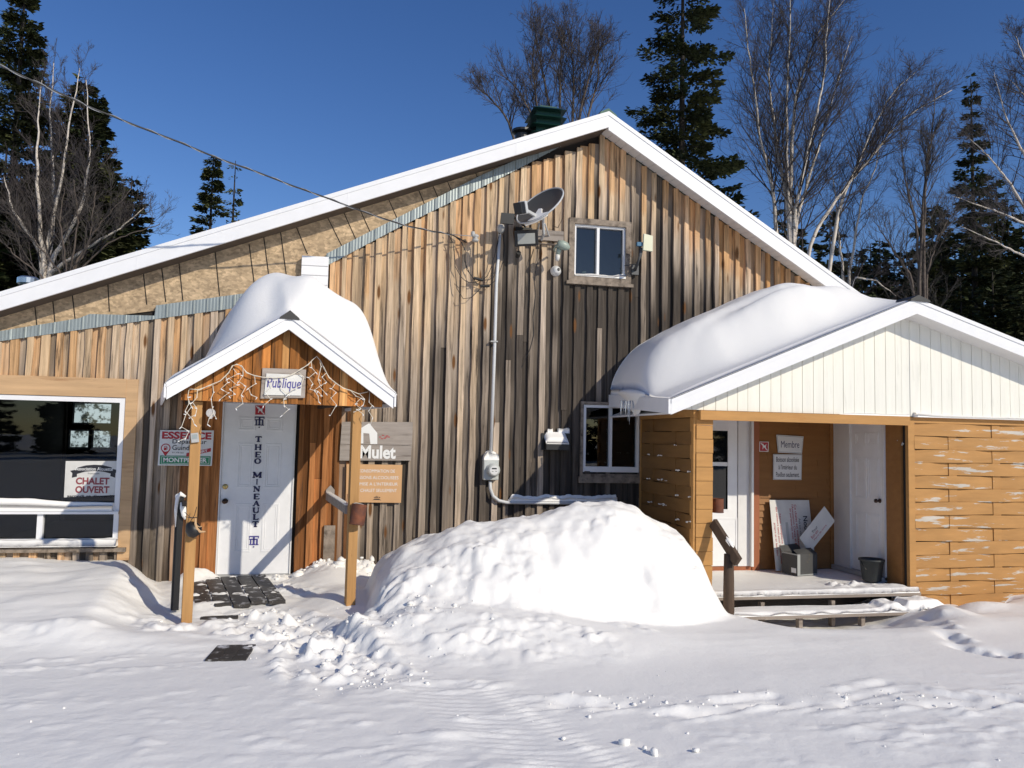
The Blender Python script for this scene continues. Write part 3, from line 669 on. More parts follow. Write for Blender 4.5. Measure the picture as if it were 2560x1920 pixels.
# roof cap vent at far left
p = xz(*c1(245, 215), 1.6); v = MB(); v.tube([(p[0], 1.6, p[1]-.4), (p[0], 1.6, p[1]-.05)], .06, 12); v.lathe([(.0, -.06), (.10, -.06), (.13, -.04), (.13, .03), (.10, .05), (0, .05)], 18, Matrix.Translation((p[0], 1.6, p[1])))
v.build('vent_cap', CHROME, roof)
# windows and door helpers
def frame_ring(m, x0, x1, z0, z1, t, y0, y1, tb=None, tt=None):
    tb = tb or t; tt = tt or t
    m.box(x0, x1, y0, y1, z0, z0+tb); m.box(x0, x1, y0, y1, z1-tt, z1); m.box(x0, x0+t, y0, y1, z0+tb, z1-tt); m.box(x1-t, x1, y0, y1, z0+tb, z1-tt)
    return m
def pane(parent, x0, x1, z0, z1, y, name='pane', m=None):
    MB().add([(x0, y, z0), (x1, y, z0), (x1, y, z1), (x0, y, z1)], [(0, 1, 2, 3)]).build(name, m or GLASS, parent)
# upper window
uw = MB(); frame_ring(uw, 2.80, 3.66, 3.74, 4.58, .075, -.085, .02, tb=.07)
uw.box(2.77, 3.69, -.10, -.03, 3.70, 3.742)
win = uw.build('window', FRAMEW, CH)
fr = MB(); frame_ring(fr, 2.875, 3.585, 3.812, 4.505, .028, -.05, .03); fr.box(3.19, 3.225, -.048, .02, 3.84, 4.477); fr.build('sash_frame', WHITE, win)
pane(win, 2.90, 3.19, 3.84, 4.48, .012, m=CGL); pane(win, 3.225, 3.56, 3.84, 4.48, -.004, m=CGL)
snow_cover('snow_sill', np.linspace(2.88, 3.58, 40), np.linspace(-.095, -.03, 6), lambda X, Y: X*0+3.813, lambda X, Y: .03*sst(-.1, -.08, Y)+.012*fbm(X*8, Y*9, 2)+.03*sst(3.4, 3.56, X), None, parent=win)
MB().box(3.02, 3.07, .03, .06, 3.84, 3.90).build('window_ornament', IVORY, win)
# lower window by the annex
lw = MB(); frame_ring(lw, 3.0, 3.84, 1.20, 2.17, .035, -.075, .0); lw.box(2.98, 3.84, -.085, -.0, 1.12, 1.20); win2 = lw.build('window', FRAMEW, CH)
fr = MB(); frame_ring(fr, 3.04, 3.81, 1.26, 2.13, .035, -.055, .02, tb=.07); fr.box(3.40, 3.435, -.05, .01, 1.32, 2.1); fr.build('sash_frame', WHITE, win2)
pane(win2, 3.07, 3.40, 1.33, 2.1, .006, m=CGL); pane(win2, 3.435, 3.78, 1.33, 2.1, -.006, m=CGL)
# short sill rail with snow and boards below lower window
# big left window: trim, white frame, transom with three lights
xr = WBIG[1]; xl = WBIG[0]; yo = -.075
tr = MB(); tr.box(xl, xr+.0, -.075, .0, 2.045, 2.26); win3 = tr.build('window', TRIMT, CH)
t2 = MB(); t2.prism([(xr+.0, .2), (xr+.125, .2), (xr+.125, 2.26), (xr+.0, 2.255)], -.070, -.002); t2.build('side_trim', TRIMT, win3)
fr = MB(); x2 = xr-.005
fr.box(xl, x2, -.06, .01, 1.985, 2.04); fr.box(x2-.055, x2, -.06, .01, .36, 1.985)
fr.box(xl, x2-.055, -.07, .01, .76, .84); fr.box(xl, x2, -.10, -.06, .72, .752)
fr.box(xl, x2-.055, -.05, .01, .36, .44)
for xm in (xz(103, 1330)[0], xz(103, 1330)[0]-.86*2): fr.box(xm-.03, xm+.03, -.06, .01, .44, .76)
fr.build('sash_frame', WHITE, win3)
pane(win3, xl, x2-.055, .84, 1.985, -.012, m=CGL); pane(win3, xl, x2-.055, .44, .72, -.012, m=CGL)
# far wall of the room with added glowing panels as its windows, seen through the big window; dark floor
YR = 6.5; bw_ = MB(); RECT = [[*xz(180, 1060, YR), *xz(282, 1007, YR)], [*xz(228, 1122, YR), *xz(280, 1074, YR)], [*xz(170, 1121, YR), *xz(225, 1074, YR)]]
xs3 = sorted({-5.2, XR-.1}|{q for r_ in RECT for q in (r_[0], r_[2])})
for a, b in zip(xs3[:-1], xs3[1:]):
    xm = (a+b)/2; z = -.3
    for r_ in sorted((r_ for r_ in RECT if r_[0] < xm < r_[2]), key=lambda q: q[1]): bw_.box(a, b, YR, YR+.05, z, r_[1]); z = r_[3]
    bw_.prism([(a, z), (b, z), (b, 6), (a, 6)] if False else [(a, z), (b, z), (b, rtop(b)-.2), (a, rtop(a)-.2)], YR, YR+.05)
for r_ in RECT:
    MB().box(r_[0]+.03, r_[2]-.03, YR+.01, YR+.02, r_[1]+.03, r_[3]-.03).build('glowing_far_window', FARGLOW, CH)
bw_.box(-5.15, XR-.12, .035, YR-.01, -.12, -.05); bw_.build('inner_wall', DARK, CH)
snow_cover('snow_sill', np.linspace(xl, x2+.01, 160), np.linspace(-.17, -.062, 8), lambda X, Y: X*0+.37, lambda X, Y: .085*sst(-.18, -.15, Y)+.02*fbm(X*4, Y*9, 2)-.01, None, parent=win3)
snow_cover('snow_sill', np.linspace(xl, x2-.06, 160), np.linspace(-.10, -.062, 6), lambda X, Y: X*0+.753, lambda X, Y: (.06+.05*sst(-2.6, -3.6, X))*sst(-.11, -.085, Y)+.012*fbm(X*3, Y*9, 2)+.03, None, parent=win3)
ls = MB(); ls.box(xl, x2+.1, -.12, .0, .30, .345); ls.build('sill', FRAMEW, win3)
# entrance door
DX0, DX1, DZ0, DZ1 = -1.385, -.575, .015, 2.02
dr = MB(); dr.box(DX0, DX1, -.012, .03, DZ0, DZ1); door = dr.build('door', WHITED, CH)
mo = MB()
for cxm in (-1.385+.265, -.575-.235):
    for (a, b) in ((1.70, 1.86), (1.02, 1.55), (.27, .84)):
        x0, x1 = cxm-.095, cxm+.095
        frame_ring(mo, x0, x1, a, b, .022, -.018, -.0115); frame_ring(mo, x0+.03, x1-.03, a+.03, b-.03, .012, -.016, -.0115)
mo.build('panel_moulding', WHITED, door, bevel=.003)
jb = MB(); jb.box(-1.402, -1.387, -.035, .03, -.05, 2.06); jb.box(-.573, -.558, -.03, .03, -.05, 2.06); jb.box(-1.402, -.558, -.036, .03, 2.024, 2.06); jb.build('door_frame', SOFFIT, door)
jb = MB(); jb.box(-1.43, -.53, -.09, .03, -.06, .012); jb.build('threshold', GREYP, door)
for (px, py, mm, nm) in ((*c4(491, 725), BRASS, 'deadbolt'), (*c4(491, 823), BRONZE, 'door_handle')):
    q = xz(px, py, -.02); rot = Matrix.Translation((q[0]+.01, -.012, q[1])) @ Matrix.Rotation(R(90), 4, 'X')
    k = MB(); k.lathe([(.032, 0), (.03, .01), (.014, .014), (.014, .03), (.027, .04), (.03, .055), (.022, .066), (0, .07)] if nm == 'door_handle' else [(.032, 0), (.03, .012), (.02, .018), (0, .018)], 20, rot)
    k.build(nm, mm, door, smooth=True)
let = MB(); xd = xz(646, 1200, -.014)[0]; tilt = lambda z: 0
for ch_, yy in (('T', 402), ('H', 457), ('E', 507), ('O', 551), ('M', 645), ('I', 692), ('N', 740), ('E', 792), ('A', 838), ('U', 886), ('L', 931), ('T', 979)):
    if yy == 645: let.build('lettering', NAVY, door); let = MB()
    q = xz(*c4(724-(yy-400)*.035, yy), -.014); serif_glyph(let, ch_, q[0], q[1], .098 if ch_ == 'M' else (.04 if ch_ == 'I' else .076), .062, -.0195)
let.build('lettering', NAVY, door)
def tm_logo(px, py, s, mtl):
    q = xz(px, py, -.014); m = MB(); T_ = lambda x0, x1, z0, z1: m.box(q[0]+x0*s, q[0]+x1*s, -.0200, -.0188, q[1]+z0*s, q[1]+z1*s)
    T_(-.5, .5, .38, .5); T_(-.5, -.42, .25, .38); T_(.42, .5, .25, .38); T_(-.09, .09, -.3, .38)
    T_(-.40, -.25, -.36, .12); T_(.25, .40, -.36, .12); T_(-.5, .38, .1, .21); T_(-.48, -.17, -.45, -.361); T_(.17, .48, -.45, -.361); T_(-.14, .14, -.45, -.301); T_(-.07, .07, -.7, -.57)
    m.build('monogram', mtl, door)
tm_logo(*c4(731, 281), .112, NAVY); tm_logo(*c4(693, 1092), .112, VIOLET)
# ------------------------------------------------------------------ white and amber annex
AN = thing('annex', 'low annex with cream gable boards over amber basket-weave walls and a recessed porch', 'building', (6, -1.7, 0))
YF = -1.68; AXL, AXR = 3.84, 9.6; YBK = -.30; XC = 6.53; ZC = 2.06
ra = xz(2290.7, 747, -1.98); rl = xz(1677, 999, -1.98); rr = xz(2560, 857, -1.98)
sAl = (ra[1]-rl[1])/(ra[0]-rl[0]); sAr = (rr[1]-ra[1])/(rr[0]-ra[0])
def atop(x): return ra[1]+(x-ra[0])*(sAl if x < ra[0] else sAr)
r2 = MB()
TW = .14; tw_ = lambda X, Y: TW*np.clip((ra[0]-X)/(ra[0]-rl[0]), 0, 1)*(Y+1.98)/1.92
A0, A1 = rl[0], ra[0]; z0_, z1_ = atop(rl[0]), ra[1]; q = TW
r2.add([(A0, -1.96, z0_-.13), (A1, -1.96, z1_-.14), (A1, 0, z1_-.14), (A0, 0, z0_-.13+q), (A0, -1.96, z0_+.01), (A1, -1.96, z1_+.01), (A1, 0, z1_+.01), (A0, 0, z0_+.01+q)], [(0, 3, 2, 1), (4, 5, 6, 7), (0, 1, 5, 4), (1, 2, 6, 5), (2, 3, 7, 6), (3, 0, 4, 7)])
r2.prism([(ra[0], ra[1]-.14), (AXR, atop(AXR)-.14), (AXR, atop(AXR)+.01), (ra[0], ra[1]+.01)], -1.96, 3.2)
aroof = r2.build('roof', BLACK, AN)
fb = MB(); fb.prism([(rl[0], atop(rl[0])-.16), (ra[0], ra[1]-.175), (ra[0], ra[1]), (rl[0], atop(rl[0]))], -1.99, -1.961)
fb.prism([(ra[0], ra[1]-.175), (AXR, atop(AXR)-.175), (AXR, atop(AXR)), (ra[0], ra[1])], -1.99, -1.961)
fb.prism([(rl[0], atop(rl[0])-.04), (ra[0], ra[1]-.04), (ra[0], ra[1]+.004), (rl[0], atop(rl[0])+.004)], -2.0, -1.9905)
fb.prism([(ra[0], ra[1]-.04), (AXR, atop(AXR)-.04), (AXR, atop(AXR)+.004), (ra[0], ra[1]+.004)], -2.0, -1.9905)
fb.add([(A0-.03, -1.99, z0_-.15), (A0-.002, -1.99, z0_-.15), (A0-.002, -.06, z0_-.15+q), (A0-.03, -.06, z0_-.15+q), (A0-.03, -1.99, z0_+.005), (A0-.002, -1.99, z0_+.005), (A0-.002, -.06, z0_+.005+q), (A0-.03, -.06, z0_+.005+q)], [(0, 3, 2, 1), (4, 5, 6, 7), (0, 1, 5, 4), (1, 2, 6, 5), (2, 3, 7, 6), (3, 0, 4, 7)])
fb.build('fascia', WHITE, aroof)
cap = MB(); cap.prism([(ra[0]-.1, atop(ra[0]-.1)+.012), (ra[0]+.16, atop(ra[0]+.16)+.012), (ra[0]+.15, atop(ra[0]+.15)+.03), (ra[0], ra[1]+.04), (ra[0]-.1, atop(ra[0]-.1)+.03)], -2.02, -.05); cap.build('ridge_cap', BLACK, aroof)
sf = MB(); sf.prism([(rl[0], atop(rl[0])-.155), (ra[0], ra[1]-.17), (ra[0], ra[1]-.15), (rl[0], atop(rl[0])-.135)], -1.96, -.05)
sf.prism([(ra[0], ra[1]-.17), (AXR, atop(AXR)-.17), (AXR, atop(AXR)-.15), (ra[0], ra[1]-.15)], -1.96, -1.70); sf.build('soffit', SOFFIT, aroof)
# cream gable boards
gb = MB(); x = 3.50; zb = 2.035
while x < AXR:
    w_ = random.choice([.125, .13, .14, .145]); a, b = x, min(x+w_, AXR)
    if a < ra[0] < b: b = ra[0]
    z0 = zb if a > 3.83 else atop(a)-.17
    za, zc_ = atop(a)-.165, atop(b)-.165
    d = random.uniform(0, .004)
    if zc_ > zb+.01 or za > zb+.01: gb.prism([(a+.003, min(zb, za-.001)), (b-.002, zb if zc_ > zb else zc_-.001), (b-.002, zc_), (a+.003, za)], -1.715-d, -1.69)
    x = b+.001
gb.box(XC+.028, XC+.055, -1.722, -1.70, zb, atop(XC)-.2)
gb.build('gable_boards', CREAM, AN)
gk = MB(); gk.prism([(3.7, zb+.005), (AXR, zb+.005), (AXR, atop(AXR)-.17), (ra[0], ra[1]-.17), (3.7, atop(3.7)-.165)], -1.689, -1.66); gk.build('gable_backing', DARK, AN)
def weave(name, mtl, s0, s1, z0, z1, battens, mp, rowh=.155, ph=0, amp=.017, parent=AN, bw=.055, seed=1):
    rg = random.Random(seed); m = MB(); z = z1; k = 0
    while z > z0+.02:
        zb_, zt_ = max(z-rowh+.004, z0), z-.001; sg = 1 if (k+ph) % 2 == 0 else -1
        ss = np.arange(s0, s1+.001, .03)
        bt = [battens[0]-.64]+list(battens)+[battens[-1]+.64]
        dd = np.interp(ss, bt, [sg*(1 if i % 2 else -1) for i in range(len(bt))])
        dd = np.sin(dd*math.pi/2)*amp; j = rg.uniform(-.003, .003); vs = []
        for s, d in zip(ss, dd):
            wv = .003*math.sin(s*3+k*1.7)
            vs += [mp(s, zb_+wv, d), mp(s, zb_+wv, d+.014+j+.003), mp(s, zt_+wv, d+.014+j), mp(s, zt_+wv, d)]
        fs = []
        for i in range(len(ss)-1):
            for q in range(4): fs.append((4*i+q, 4*i+4+q, 4*i+4+(q+1) % 4, 4*i+(q+1) % 4))
        fs += [(0, 1, 2, 3), (4*len(ss)-1, 4*len(ss)-2, 4*len(ss)-3, 4*len(ss)-4)]
        m.add(vs, fs); z -= rowh; k += 1
    for b in battens:
        vs = [mp(b+i*bw, q, d) for i in (-1, 1) for q in (z0, z1) for d in (-.012, .008)]
        m.add(vs, [(0, 1, 3, 2), (4, 6, 7, 5), (0, 4, 5, 1), (2, 3, 7, 6), (0, 2, 6, 4), (1, 5, 7, 3)])
    o = m.build(name, mtl, parent)
    return o
zt = xz(2400, 1061, YF)[1]
b1 = xz(2381, 1200, YF)[0]; b2 = xz(2490, 1200, YF)[0]
weave('woven_wall', PEEL, XC+.08, AXR, zt-.155*14.2, zt, [b1, b2, 2*b2-b1, 3*b2-2*b1, 4*b2-3*b1], lambda s, z, d: (s, YF-.002-d, z), ph=0)
bk = MB(); bk.box(XC+.0, AXR, YF+.02, YF+.06, -.4, 2.1); bk.box(3.87, XC, YF+.02, YF+.06, 2.03, 2.12); bk.box(AXL+.03, AXL+.06, YF+.06, -.06, -.4, 2.2)
bk.build('wall_backing', DARK, AN)
tm = MB(); tm.box(XC+.0, XC+.085, YF-.032, YF+.019, -.15, 2.025); tm.box(XC+.086, AXR, YF-.028, YF+.0, zt+.003, 2.028); tm.build('corner_trim', AMBER, AN)
weave('side_woven_wall', AMBER_SHADE, .06, 1.62, -.4, 1.95, [.42, 1.10], lambda s, z, d: (AXL-.002-d, -s, z), ph=1, seed=5)
tm = MB(); tm.box(AXL-.03, AXL+.02, -1.68, -.07, 1.955, 2.09); tm.box(AXL-.028, AXL+.02, -.11, -.062, -.4, 1.953); tm.box(AXL-.028, AXL-.002, -1.68, -1.59, -.4, 1.953); tm.build('side_trim', AMBER, AN)
cl = MB(); z = 2.02; k = 0
while z > -.4:
    e = random.uniform(-.006, .006); cl.box(AXL+.001, 4.04+e, YF-.012+random.uniform(-.005, .005), YF+.10, z-.151, z-.001); z -= .155; k += 1
cl.build('corner_column', AMBER, AN)
bm = MB(); bm.box(3.86, XC-.005, YF-.075, YF-.013, 1.925, 2.03); bm.build('beam', AMBER, AN)
rc = MB(); rc.box(4.0, XC, YF+.1, YBK, ZC, ZC+.03); rc.build('porch_ceiling', AMBER_RECESS, AN)
# recess back wall clapboards
cb = MB(); z = ZC; rg = random.Random(3)
while z > .02:
    zb_ = z-.084; jx = rg.uniform(5.5, 6.4)
    for a, b in ((5.375, jx), (jx+.003, XC+.02)):
        cb.add([(a, YBK-.024, zb_), (b, YBK-.024, zb_), (b, YBK-.002, z), (a, YBK-.002, z), (a, YBK+.01, zb_), (b, YBK+.01, zb_), (b, YBK+.01, z), (a, YBK+.01, z)], [(0, 1, 2, 3), (0, 4, 5, 1), (1, 5, 6, 2), (0, 3, 7, 4)])
    z -= .0845
cb.build('clapboard_wall', AMBER_RECESS, AN)
tb = MB(); tb.box(5.275, 5.375, YBK-.05, YBK+.01, 0, ZC); tb.box(4.0, 5.275, YBK-.035, YBK+.01, 0, .075); tb.build('red_trim', REDTRIM, AN)
tb = MB(); tb.box(6.44, XC-.002, YBK-.03, YBK+.0, 0, ZC); tb.build('corner_trim', AMBER_RECESS, AN)
bk = MB(); bk.box(4.0, XC+.06, YBK+.012, YBK+.05, -.1, 2.1); bk.box(XC+.001, XC+.05, YF+.07, YBK+.01, -.1, 2.1); bk.build('wall_backing', AMBER_RECESS, AN)
# glazed door on the back wall
d1 = MB(); x0, x1 = 4.36, 5.07
frame_ring(d1, x0, x1, .08, 2.0, .13, YBK-.03, YBK+.005, tb=.72, tt=.16); d1.box(x0+.13, x1-.13, YBK-.028, YBK+.005, 1.37, 1.42)
ad = d1.build('door', WHITED, AN)
pane(ad, x0+.13, x1-.13, .80, 1.37, YBK-.012); pane(ad, x0+.13, x1-.13, 1.42, 1.84, YBK-.012)
mo = MB(); frame_ring(mo, x0+.12, x1-.12, .79, 1.85, .02, YBK-.036, YBK-.0295); frame_ring(mo, x0+.07, x1-.0, .14, .70, .022, YBK-.036, YBK-.0305); mo.build('panel_moulding', WHITED, ad)
jb = MB(); jb.box(x1+.004, 5.272, YBK-.045, YBK+.01, .078, 2.05); jb.box(x0-.05, x1+.003, YBK-.045, YBK+.01, 2.003, 2.05); jb.box(5.235, 5.268, YBK-.10, YBK-.046, .078, 2.05); jb.build('door_frame', SOFFIT, ad)
# panelled door on the right side of the recess (faces left)
d2 = MB(); ya, yb_ = aX(2101, 1200, XC-.03)[1]-.03, aX(2210, 1200, XC-.03)[1]
ya = YBK-.035
ys0 = aX(2127, 1200, XC-.03)[1]
d2.box(XC-.02, XC, yb_+.02, ys0, .09, 2.0); ad2 = d2.build('door', WHITED, AN)
jb = MB(); jb.box(XC-.045, XC, ys0+.003, ya, .05, 2.05); jb.box(XC-.045, XC, yb_-.02, yb_+.018, .05, 2.05); jb.box(XC-.045, XC, yb_+.02, ys0, 2.003, 2.05); jb.build('door_frame', SOFFIT, ad2)
jb = MB(); jb.box(XC-.09, XC-.0, yb_-.02, ya, .03, .085); jb.build('threshold', GREYP, ad2)
mo = MB()
for (c_) in (ys0-.19, yb_+.21):
    for a, b in ((1.68, 1.84), (1.0, 1.52), (.26, .82)):
        for q in (.0, .03):
            A, B, C_, D_ = c_-.11+q, c_+.11-q, a+q, b-q
            for (s, e, f, g) in ((A, B, C_, C_+.02), (A, B, D_-.02, D_), (A, A+.02, C_+.02, D_-.02), (B-.02, B, C_+.02, D_-.02)): mo.box(XC-.026+q*.1, XC-.0195, s, e, f, g)
mo.build('panel_moulding', WHITED, ad2)
k = MB(); k.lathe([(.028, 0), (.026, .01), (.012, .014), (.012, .04), (.026, .05), (.024, .07), (0, .075)], 16, Matrix.Translation((XC-.02, yb_+.09, 1.0)) @ Matrix.Rotation(R(-90), 4, 'Y')); k.build('door_handle', BRONZE, ad2, smooth=True)
sw = MB(); sw.box(XC-.02, XC+0., YF+.075, yb_-.022, 0, 2.06); sw.build('side_wall', AMBER_RECESS, AN)
sk = MB(); sk.box(XC+.09, AXR, YF-.01, YF+.019, -.45, zt-.155*14.2-.004); sk.build('foundation_skirt', DECKD, AN)
# snow on annex roof
tipp = [(xz(*c9(*p), -1.0)) for p in [(128, 570), (180, 490), (250, 435), (390, 345), (520, 265), (690, 190), (850, 110), (960, 70), (1010, 66), (1060, 90), (1200, 100), (1300, 130), (1390, 175), (1500, 165), (1620, 150)]]
def annex_snow_top(X): return interp(X, [(2.9, 2.1)]+tipp+[(7.6, 3.2)])
xs = np.concatenate([np.linspace(3.40, 3.9, 26), np.linspace(3.93, 6.6, 120)]); ys = np.linspace(-1.975, -.06, 60)
def at_(X, Y):
    base = np.where(X < ra[0], ra[1]+(X-ra[0])*sAl, ra[1]+(X-ra[0])*sAr)
    full = annex_snow_top(X)-base; full = np.convolve(np.pad(full[0], 6, mode='edge'), np.ones(13)/13, 'valid')[None, :].repeat(len(Y), 0)
    wob = .06*fbm(X*.9, Y*.5+3, 2)
    sh_ = .30*sst(4.3, 3.5, X); S = .06*sst(-1.975, -1.93, Y)+.94*sst(-1.84+wob+sh_, -1.15+wob*1.5+.1*np.sin(X*2)+sh_*.6, Y)**1.15
    back = 1-.1*sst(-.6, 0., Y)
    eave = np.sqrt(np.clip(1-(1-np.clip((X-3.395)/.42, 0, 1))**2, .02, 1))
    groove = 1-.12*np.exp(-((Y+1.25-.1*np.sin(X*1.7))/.12)**2)*sst(3.8, 4.6, X)*sst(6, 5.4, X)
    return np.maximum(full, .02)*S*back*eave*groove+.008*fbm(X*6, Y*6, 2)*S
asn = snow_cover('roof_snow', xs, ys, lambda X, Y: np.where(X < ra[0], ra[1]+(X-ra[0])*sAl, ra[1]+(X-ra[0])*sAr)+tw_(X, Y)+.012, at_, 'deep smooth snowdrift lying on the left slope of the annex roof', 'snow')
# curled overhanging lip at the eave
lv_ = []; lf = []; nu, nv = 30, 26
for i in range(nu):
    y = -1.30+.98*i/(nu-1); t = i/(nu-1); sz = (math.sin(math.pi*min(1, max(0, t)))**.5)
    drop = .03+.13*math.exp(-((t-.35)/.25)**2)+.05*float(fbm(np.array([y*5]), np.array([1.]), 3)[0])
    for j in range(nv):
        a = 2*math.pi*j/nv; rx = .075*sz*(1+.12*float(vnoise(np.array([y*9]), np.array([a*2]))[0])); rz = .05*sz+((drop+.02)*sz*(.8+.5*float(vnoise(np.array([y*14]), np.array([3.]))[0])) if math.sin(a) < 0 else 0)
        cx = 3.435-.025*sz; cz = 2.165+tw_(3.45, y)
        lv_.append((cx+rx*math.cos(a)*(1.0 if math.sin(a) > 0 else max(.25, 1+.75*math.sin(a))), y, cz+rz*math.sin(a)*1.0))
lf = [(i*nv+j, i*nv+(j+1) % nv, (i+1)*nv+(j+1) % nv, (i+1)*nv+j) for i in range(nu-1) for j in range(nv)]
mesh_np('snow_lip', np.array(lv_), np.array(lf), SNOWR, asn, True)
for i, (px_, py_, L_) in enumerate([(527, 490, 30), (566, 490, 27), (590, 490, 48), (602, 490, 60), (632, 490, 34), (640, 488, 16), (668, 480, 58), (548, 488, 14), (612, 490, 22)]):
    yy = -1.30+.08*i; p = xz(*c7(px_, py_-25), yy); q = xz(*c7(px_, py_+L_*2.3), yy)
    m = MB(); m.tube([(p[0], yy, p[1]+.06), (p[0], yy, p[1]-.02), (p[0], yy, (p[1]+q[1])/2), (p[0], yy, q[1])], [.014, .009, .006, .0015], 8)
    o = m.build('icicle', ICE, smooth=True)
    tag(o, ['short clear icicle, leftmost under the snow lip at the annex eave', 'thin icicle second from the left under the annex eave', 'long icicle left beside the longest one at the annex eave', 'longest icicle, in the middle of the row at the annex eave', 'medium icicle just right of the longest one at the annex eave',
            'tiny stub icicle right of the middle at the annex eave', 'long icicle at the far right end of the annex eave row', 'tiny stub icicle between the two leftmost ones at the annex eave', 'short icicle right against the longest one at the annex eave'][i], 'icicle', 'icicles under the annex eave')
its = []
for (px_, py_, w_) in [(765, 885, 3), (860, 895, 4), (1015, 1022, 4), (1115, 1035, 3), (762, 1095, 3), (865, 1105, 5), (915, 1112, 3), (1012, 1240, 4), (1125, 1255, 4), (775, 1300, 3), (870, 1315, 6), (905, 1325, 3), (1010, 1448, 5), (1110, 1470, 5), (1000, 805, 2)]:
    for k in range(w_*2):
        p = aX(*c7(px_+random.uniform(-5, 5)*w_*.9, py_), AXL-.03); its.append((AXL-.028+random.uniform(-.006, .004), p[1], p[2]+random.uniform(-.003, .008), random.uniform(.006, .014)))
lump_cloud(its, 'snow_bits', SNOW, kind='stuff')
# thin snow lines
snow_cover('ledge_snow', np.linspace(XC+.07, AXR, 160), np.linspace(-1.775, -1.70, 7), lambda X, Y: X*0+2.03, lambda X, Y: .03+.02*sst(7.2, 6.6, X)+.008*fbm(X*5, Y*6, 2)-.03*sst(-1.76, -1.78, Y), 'thin band of snow lying on the ledge under the cream gable boards, right of the beam')
snow_cover('ledge_snow', np.linspace(5.6, XC-.01, 60), np.linspace(-1.752, -1.70, 6), lambda X, Y: X*0+2.031, lambda X, Y: .022*sst(5.6, 5.7, X)+.006*fbm(X*5, Y*6, 2), 'thin strip of snow on top of the amber porch beam')
# ------------------------------------------------------------------ deck and steps
DK = thing('wooden_deck', 'low snow-covered wooden deck with one step across the recessed porch of the annex', 'deck', (5.3, -1.7, -.1))
d = MB(); ye = -1.78
for k in range(11):
    y0_ = ye+k*.14; d.box(3.98, 6.62 if k < 1 else XC-.03, y0_, y0_+.135, -.045, -.008)
d.build('deck_boards', DECKW, DK)
d = MB(); d.box(4.0, 6.6, -1.30, -1.26, -.6, -.05); d.build('back_riser', DECKD, DK)
for x in (4.62, 5.50, 6.32, 4.05):
    MB().box(x-.022, x+.022, ye+.035, ye+.10, -.6, -.086).build('support_post', DECKW, DK)
st = MB(); yS = -2.02
for k in range(2): st.box(4.10, 6.80, yS+k*.125, yS+k*.125+.12, -.205, -.168)
step = st.build('step_tread', DECKW, DK)
for x in (4.95, 5.72, 6.5): MB().box(x-.022, x+.022, yS+.055, yS+.12, -.65, -.21).build('support_post', DECKW, DK)
RT = thing('handrail', 'old brown wooden handrail with a single round post at the left of the deck steps', 'handrail', (4.1, -2.0, 0))
ptop = aY(1822, 1385, -1.98); pbot = aY(1822, 1513, -1.98)
m = MB(); m.tube([(ptop[0], -1.98, -.35), (ptop[0]+.0, -1.98, .2), (ptop[0], -1.98, ptop[2])], [.062, .056, .05], 12); m.build('post', RAILW, RT, smooth=True)
a = aY(*c8(165, 860), -1.72); b = aY(*c8(330, 1120), -2.12); m = MB(); m.bar(a, b, .045, .115); m.build('rail', RAILW, RT)
sc_ = lambda f, n: [f(i/(n-1)) for i in range(n)]
m = MB(); aa = Vector(a)+(Vector(b)-Vector(a))*.5+Vector((0, 0, .06)); bb = Vector(a)+(Vector(b)-Vector(a))*.85+Vector((0, 0, .06)); m.tube([aa, aa.lerp(bb, .3), aa.lerp(bb, .7), bb], [.01, .028, .024, .006], 8); m.build('snow_patch', SNOWR, RT, smooth=True)
# snow on deck and on the step
snow_cover('deck_snow', np.linspace(3.99, 6.60, 130), np.linspace(ye-.005, YBK-.02, 70), lambda X, Y: X*0-.007,
           lambda X, Y: np.where((X > XC-.04) & (Y > YF-.06), 0, (.028+.028*sst(-1.5, -1.78, Y)+.006*fbm(X*3, Y*3, 3)+.05*np.clip(fbm(X*7, Y*9, 4)-.05, 0, 1)*gauss(X, Y, 5.9, -1.45, .45, .28)*2+.03*gauss(X, Y, 6.4, -1.6, .2, .1))*sst(ye-.012, ye+.02, Y+.010*fbm(X*9, Y*0, 3))), 'wind-packed snow covering the deck boards of the recessed porch', 'snow', material=SNOW)
snow_cover('step_snow', np.linspace(4.11, 6.79, 170), np.linspace(yS-.004, yS+.235, 16), lambda X, Y: X*0-.167,
           lambda X, Y: (.045+.012*fbm(X*2, Y*5, 3)+.05*sst(5.9, 6.0, X)*sst(6.25, 6.12, X)+.075*sst(6.22, 6.3, X)*sst(6.8, 6.62, X)+.03*np.clip(fbm(X*8, Y*8, 3), 0, 1)*sst(5.6, 5.8, X))*sst(yS-.012, yS+.03, Y+.02*fbm(X*6, Y*0, 3)), 'uneven snow lying on the lower step tread with two thick lumps at its right', 'snow', material=SNOW)
# ------------------------------------------------------------------ signs and objects of the recess
def sign_root(name, label, pts, y, cat='sign', group=None, back=.012, rot=0.):
    """empty at the sign centre; pts are photo corners on the plane y"""
    P = [xz(*p, y) for p in pts]; cx = sum(p[0] for p in P)/len(P); cz = sum(p[1] for p in P)/len(P)
    t = thing(name, label, cat, (cx, y, cz), group); return t, P, cx, cz
def board(P, y, mtl, parent, th=.006, name='board'):
    return MB().prism(P[::-1] if (P[1][0]-P[0][0])*(P[2][1]-P[0][1])-(P[1][1]-P[0][1])*(P[2][0]-P[0][0]) < 0 else P, y, y+th).build(name, mtl, parent)
def shr(P, k):
    cx = sum(p[0] for p in P)/len(P); cz = sum(p[1] for p in P)/len(P); return [(cx+(p[0]-cx)*k[0], cz+(p[1]-cz)*k[1]) for p in P]
t, P, cx, cz = sign_root('sign', 'white trapezoid sign reading Membre on the brown porch wall', [c7(1870, 715), c7(2105, 730), c7(2090, 880), c7(1885, 868)], -.335)
